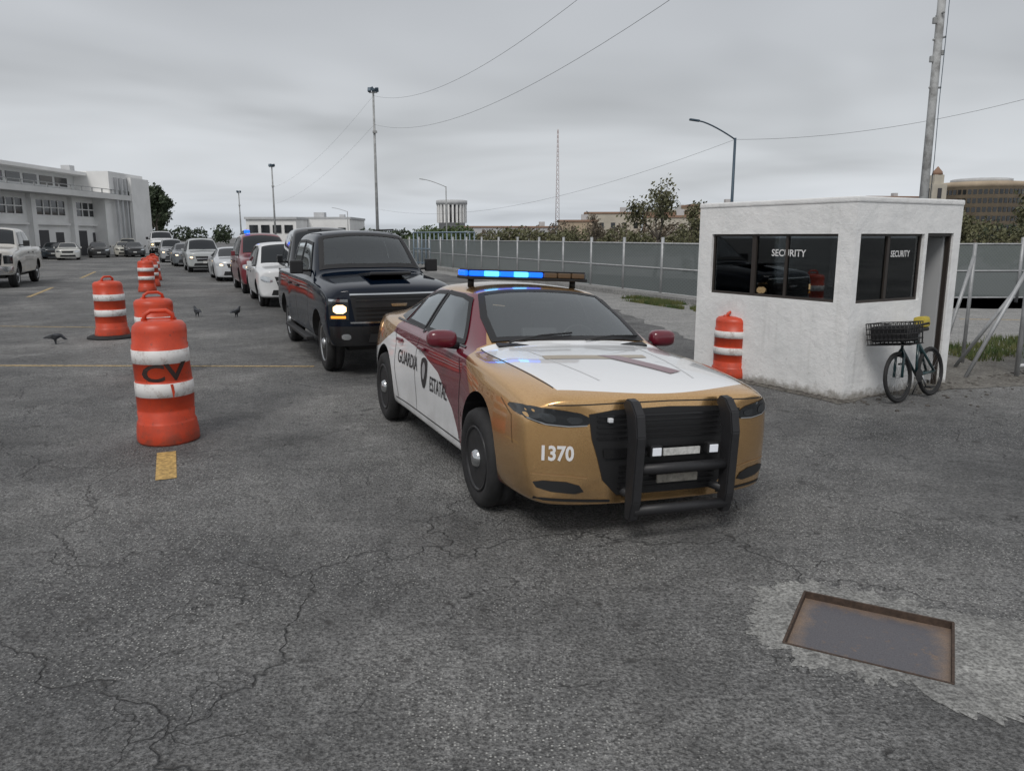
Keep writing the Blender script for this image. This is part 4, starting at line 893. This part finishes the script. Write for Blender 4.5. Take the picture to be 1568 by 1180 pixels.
for nm,x,y,w_,d_,h_,mt in [('apartment_building',24,190,13,10,7.2,TL),('brick_house',36,180,11,10,7.4,BR),('apartment_building',45,175,13,10,8.4,BE),('tiled_house',30,150,9,8,5.4,TL),('warehouse',2,210,30,12,4.2,GREYW),('apartment_building',58,190,12,9,8.5,TL),('office_block',112,240,18,12,13.2,GREYW),('tiled_house',14,170,8,8,5.0,BE),('apartment_building',92,200,16,9,9,BR)]:
    t=empty(nm,(x,y,0),random.uniform(-.2,.2)); boxes('walls',t,[((0,0,h_/2),(w_,d_,h_))],mt); boxes('parapet',t,[((0,0,h_+.2),(w_+.4,d_+.4,.4))],BR if mt is not BR else TL)
    nn=int(w_/2.2); boxes('windows',t,[((-w_/2+1.2+i*(w_-2.4)/max(1,nn-1),-d_/2,1.6+k*2.9),(1.0,.15,1.3)) for i in range(nn) for k in range(max(1,int(h_/2.9)))],DGLASS)
    boxes('roof_tank',t,[((w_*.2,0,h_+1.0),(1.4,1.4,1.2))],GREYW)
# ---------------------------------------------------------------- vegetation
def leafm(name,a,b_):
    m,nt,b=base(name); oc=ocoord(nt)
    g=nd(nt,'ShaderNodeNewGeometry').outputs['Random Per Island']
    c=mixc(nt,M(nt,'ADD',M(nt,'MULTIPLY',g,.5),M(nt,'MULTIPLY',nz(nt,oc,.8,2),.5)),a,b_); nt.links.new(c,b.inputs['Base Color']); b.inputs['Roughness'].default_value=.7; return m
LG=leafm('leaves_green',(.03,.055,.016),(.12,.165,.055)); LO=leafm('leaves_olive',(.06,.065,.03),(.18,.175,.09)); LB=leafm('leaves_brown',(.075,.058,.042),(.19,.155,.11)); LD=leafm('leaves_dark',(.02,.032,.016),(.06,.085,.04))
BK=P('bark',(.10,.085,.07),.9,nv=(6,.4))
def leaf(bm,p,s):
    a=Vector((random.gauss(0,1),random.gauss(0,1),random.gauss(0,1))).normalized(); b_=a.orthogonal().normalized(); c=a.cross(b_)
    bm.faces.new([bm.verts.new(p+b_*s),bm.verts.new(p+c*s*.55),bm.verts.new(p-b_*s),bm.verts.new(p-c*s*.55)])
def tree(x,y,h,cr,mat,n=2600,ls=.10,name='tree'):
    e=empty(name,(x,y,0)); limbs=[];rad=[];tips=[]
    def grow(p,d,l,r,lev):
        q=[p]; dd=d.copy()
        for i in range(3):
            dd=(dd+Vector((random.gauss(0,.16),random.gauss(0,.16),random.gauss(0.03,.08)))).normalized(); q.append(q[-1]+dd*l/3)
        limbs.append([tuple(v) for v in q]); rad.append((r,r*.55))
        if lev>=2: tips.extend(q[1:])
        if lev<4:
            for _ in range(3 if lev<3 else 2):
                nd_=(dd+Vector((random.gauss(0,.62),random.gauss(0,.62),random.gauss(.12,.35)))).normalized(); grow(q[random.choice((2,3,3))],nd_,l*random.uniform(.58,.78),r*.55,lev+1)
    grow(Vector((0,0,0)),Vector((0,0,1)),h*.36,h*.022,0)
    mz=max(t_.z for t_ in tips); mr=max(math.hypot(t_.x,t_.y) for t_ in tips)
    sx=cr/mr; sz=h/mz
    limbs=[[(a*sx,b_*sx,c*sz) for a,b_,c in l] for l in limbs]
    tubes('trunk_and_limbs',e,limbs,rad,BK,5)
    tips=[Vector((t_.x*sx,t_.y*sx,t_.z*sz)) for t_ in tips]; bm=bmesh.new()
    for _ in range(n):
        t_=random.choice(tips); p=t_+Vector((random.gauss(0,1),random.gauss(0,1),random.gauss(0,1)))*cr*.10; leaf(bm,p,ls*random.uniform(.6,1.3))
    frombm('foliage',bm,e,mat,recalc=False)
tree(6.9,38,4.6,1.9,LO,2000,.08); tree(9.6,41,3.6,1.3,LO,1500,.08); tree(4.9,46,3.2,1.3,LB,900,.08)
tree(22.2,30.5,4.5,2.0,LG,5000,.11); tree(23.5,33,4.6,2.2,LO,4000,.12); tree(19.6,35,3.0,1.6,LO,2500,.10)
tree(-52.5,117,9.0,2.2,LD,6000,.24); tree(-55.5,125,6,2.6,LD,3000,.24); tree(-66,96,11.4,1.8,LD,2000,.22)
def mass(name,blobs,mat,n,ls):
    bm=bmesh.new(); tot=sum(b_[3]**2 for b_ in blobs)
    for bx,by,bz,r in blobs:
        ph=random.random()*50
        for _ in range(int(n*r*r/tot)):
            d=Vector((random.gauss(0,1),random.gauss(0,1),random.gauss(0,1))).normalized()
            q=r*(.75+.45*noise.noise(d*2.2+Vector((ph,0,0))))*random.uniform(.55,1)**.5
            p=Vector((bx,by,bz))+Vector((d.x*q,d.y*q,d.z*q*.8))
            if p.z<.0: p.z=random.uniform(0,.6)
            leaf(bm,p,ls*random.uniform(.6,1.3))
    frombm(name,bm,None,mat,recalc=False)
def mk(x0,x1,y0,y1,n,rl,rh):
    o=[]
    for i in range(n):
        r=random.uniform(rl,rh); o.append((x0+(x1-x0)*(i+random.uniform(-.4,.4))/n,y0+(y1-y0)*i/n+random.uniform(-3,3),r*.75,r))
    return o
mass('bush',mk(-10,-4.4,82,80,8,1.5,2.3),LG,6000,.16)
mass('distant_trees',mk(-45,-8,170,150,24,1.5,2.8),LD,12000,.26)
mass('distant_trees',mk(-5,24,95,80,26,1.3,2.3),LO,9000,.17); mass('distant_trees',mk(-3,30,120,100,24,1.8,3.0),LB,8000,.22)
mass('distant_trees',mk(22,75,85,75,30,1.8,3.2),LO,12000,.2); mass('distant_trees',mk(25,60,48,42,18,1.0,1.8),LG,8000,.14)
mass('distant_trees',mk(-200,-60,260,200,30,2,3.5),LD,12000,.35); mass('distant_trees',mk(60,260,230,180,40,3,5),LD,12000,.42)
# ---------------------------------------------------------------- pigeons
def pigeon(x,y,rz,down=False):
    e=empty('pigeon',(x,y,0),rz)
    me=bpy.data.meshes.new('b'); hz=.10 if down else .26; hxx=.16 if down else .11
    V=[(-.20,0,.125),(-.10,0,.145),(0,0,.15),(.07,0,.165),((.11 if down else .09),0,.16 if down else .215),(hxx,0,hz),(hxx+.045,0,hz-.012),(0,.03,.10),(.005,.035,.0),(0,-.03,.10),(.005,-.035,.0),(.035,.036,.0),(.035,-.036,.0)]
    E=[(0,1),(1,2),(2,3),(3,4),(4,5),(5,6),(2,7),(7,8),(2,9),(9,10),(8,11),(10,12)]
    rr=[(.03,.008),(.05,.035),(.065,.06),(.055,.055),(.032,.032),(.028,.026),(.005,.005),(.022,.022),(.005,.005),(.022,.022),(.005,.005),(.004,.004),(.004,.004)]
    me.from_pydata(V,E,[]); o=bpy.data.objects.new('body',me); scene.collection.objects.link(o)
    o.modifiers.new('k','SKIN')
    for v,r_ in zip(me.skin_vertices[0].data,rr): v.radius=r_
    me.skin_vertices[0].data[2].use_root=True
    su=o.modifiers.new('s','SUBSURF'); su.levels=2
    bpy.context.view_layer.update(); m2=bpy.data.meshes.new_from_object(o.evaluated_get(bpy.context.evaluated_depsgraph_get())); bpy.data.objects.remove(o)
    addobj('body',m2,e,P('pigeon_feathers',(.045,.05,.06),.6,nv=(18,.6)),True)
    bm=bmesh.new()
    for s in (-1,1):
        bm.faces.new([bm.verts.new(v) for v in((.06,s*.058,.17),(-.02,s*.066,.19),(-.17,s*.03,.145),(-.10,s*.06,.11),(.02,s*.066,.12))])
    frombm('wings',bm,e,P('pigeon_wing',(.03,.033,.038),.6,nv=(25,.5)))
pigeon(-8.62,14.5,R(20),True); pigeon(-7.98,19.6,R(140)); pigeon(-6.95,19.5,R(60))
# ---------------------------------------------------------------- world, sun, camera
w=bpy.data.worlds.new("World"); scene.world=w; w.use_nodes=True; nt=w.node_tree
bg=nt.nodes['Background']; sky=nt.nodes.new('ShaderNodeTexSky'); sky.sky_type='NISHITA'; sky.sun_disc=False; sky.sun_elevation=R(50); sky.sun_rotation=R(200); sky.air_density=1.5; sky.dust_density=3
tc=nd(nt,'ShaderNodeTexCoord').outputs['Generated']; s=nd(nt,'ShaderNodeSeparateXYZ',{0:tc}); x,y,z=s.outputs
zz=M(nt,'ADD',M(nt,'MAXIMUM',z,0.0),.12)
cv=nd(nt,'ShaderNodeCombineXYZ',{0:M(nt,'MULTIPLY',M(nt,'DIVIDE',x,zz),.7),1:M(nt,'MULTIPLY',M(nt,'DIVIDE',y,zz),.8),2:M(nt,'MULTIPLY',z,2.0)}).outputs[0]
n1=nz(nt,cv,.75,3,.48,.4)
g=ramp(nt,z,[(0,(.63,.675,.73)),(.06,(.62,.65,.69)),(.16,(.59,.61,.64)),(.27,(.48,.495,.52)),(.6,(.60,.61,.63))])
c=mixc(nt,1,g,ramp(nt,n1,[(.28,.72),(.5,1.0),(.72,1.18)]),'MULTIPLY')
c10=nd(nt,'ShaderNodeVectorMath',{0:c,'Scale':10.0},operation='SCALE').outputs[0]
fin=mixc(nt,.08,c10,sky.outputs[0]); nt.links.new(fin,bg.inputs[0]); bg.inputs[1].default_value=.1
sl=bpy.data.lights.new('sun','SUN'); sl.energy=1.5; sl.angle=R(20); sl.color=(1,.97,.93); so=bpy.data.objects.new('sun',sl); scene.collection.objects.link(so)
el,az=R(50),R(200); dirv=Vector((math.sin(az)*math.cos(el),math.cos(az)*math.cos(el),math.sin(el))); so.rotation_euler=dirv.to_track_quat('Z','Y').to_euler()
cam=bpy.data.cameras.new('camera'); co=bpy.data.objects.new('camera',cam); scene.collection.objects.link(co)
co.location=(0,0,2.0); co.rotation_euler=(R(90-10.9),0,0); cam.lens=27.2; cam.sensor_width=36; cam.clip_end=3000; cam.clip_start=.05
scene.camera=co
scene.view_settings.view_transform='Standard'; scene.view_settings.look='None'; scene.view_settings.exposure=0
print('OBJ',len(bpy.data.objects))
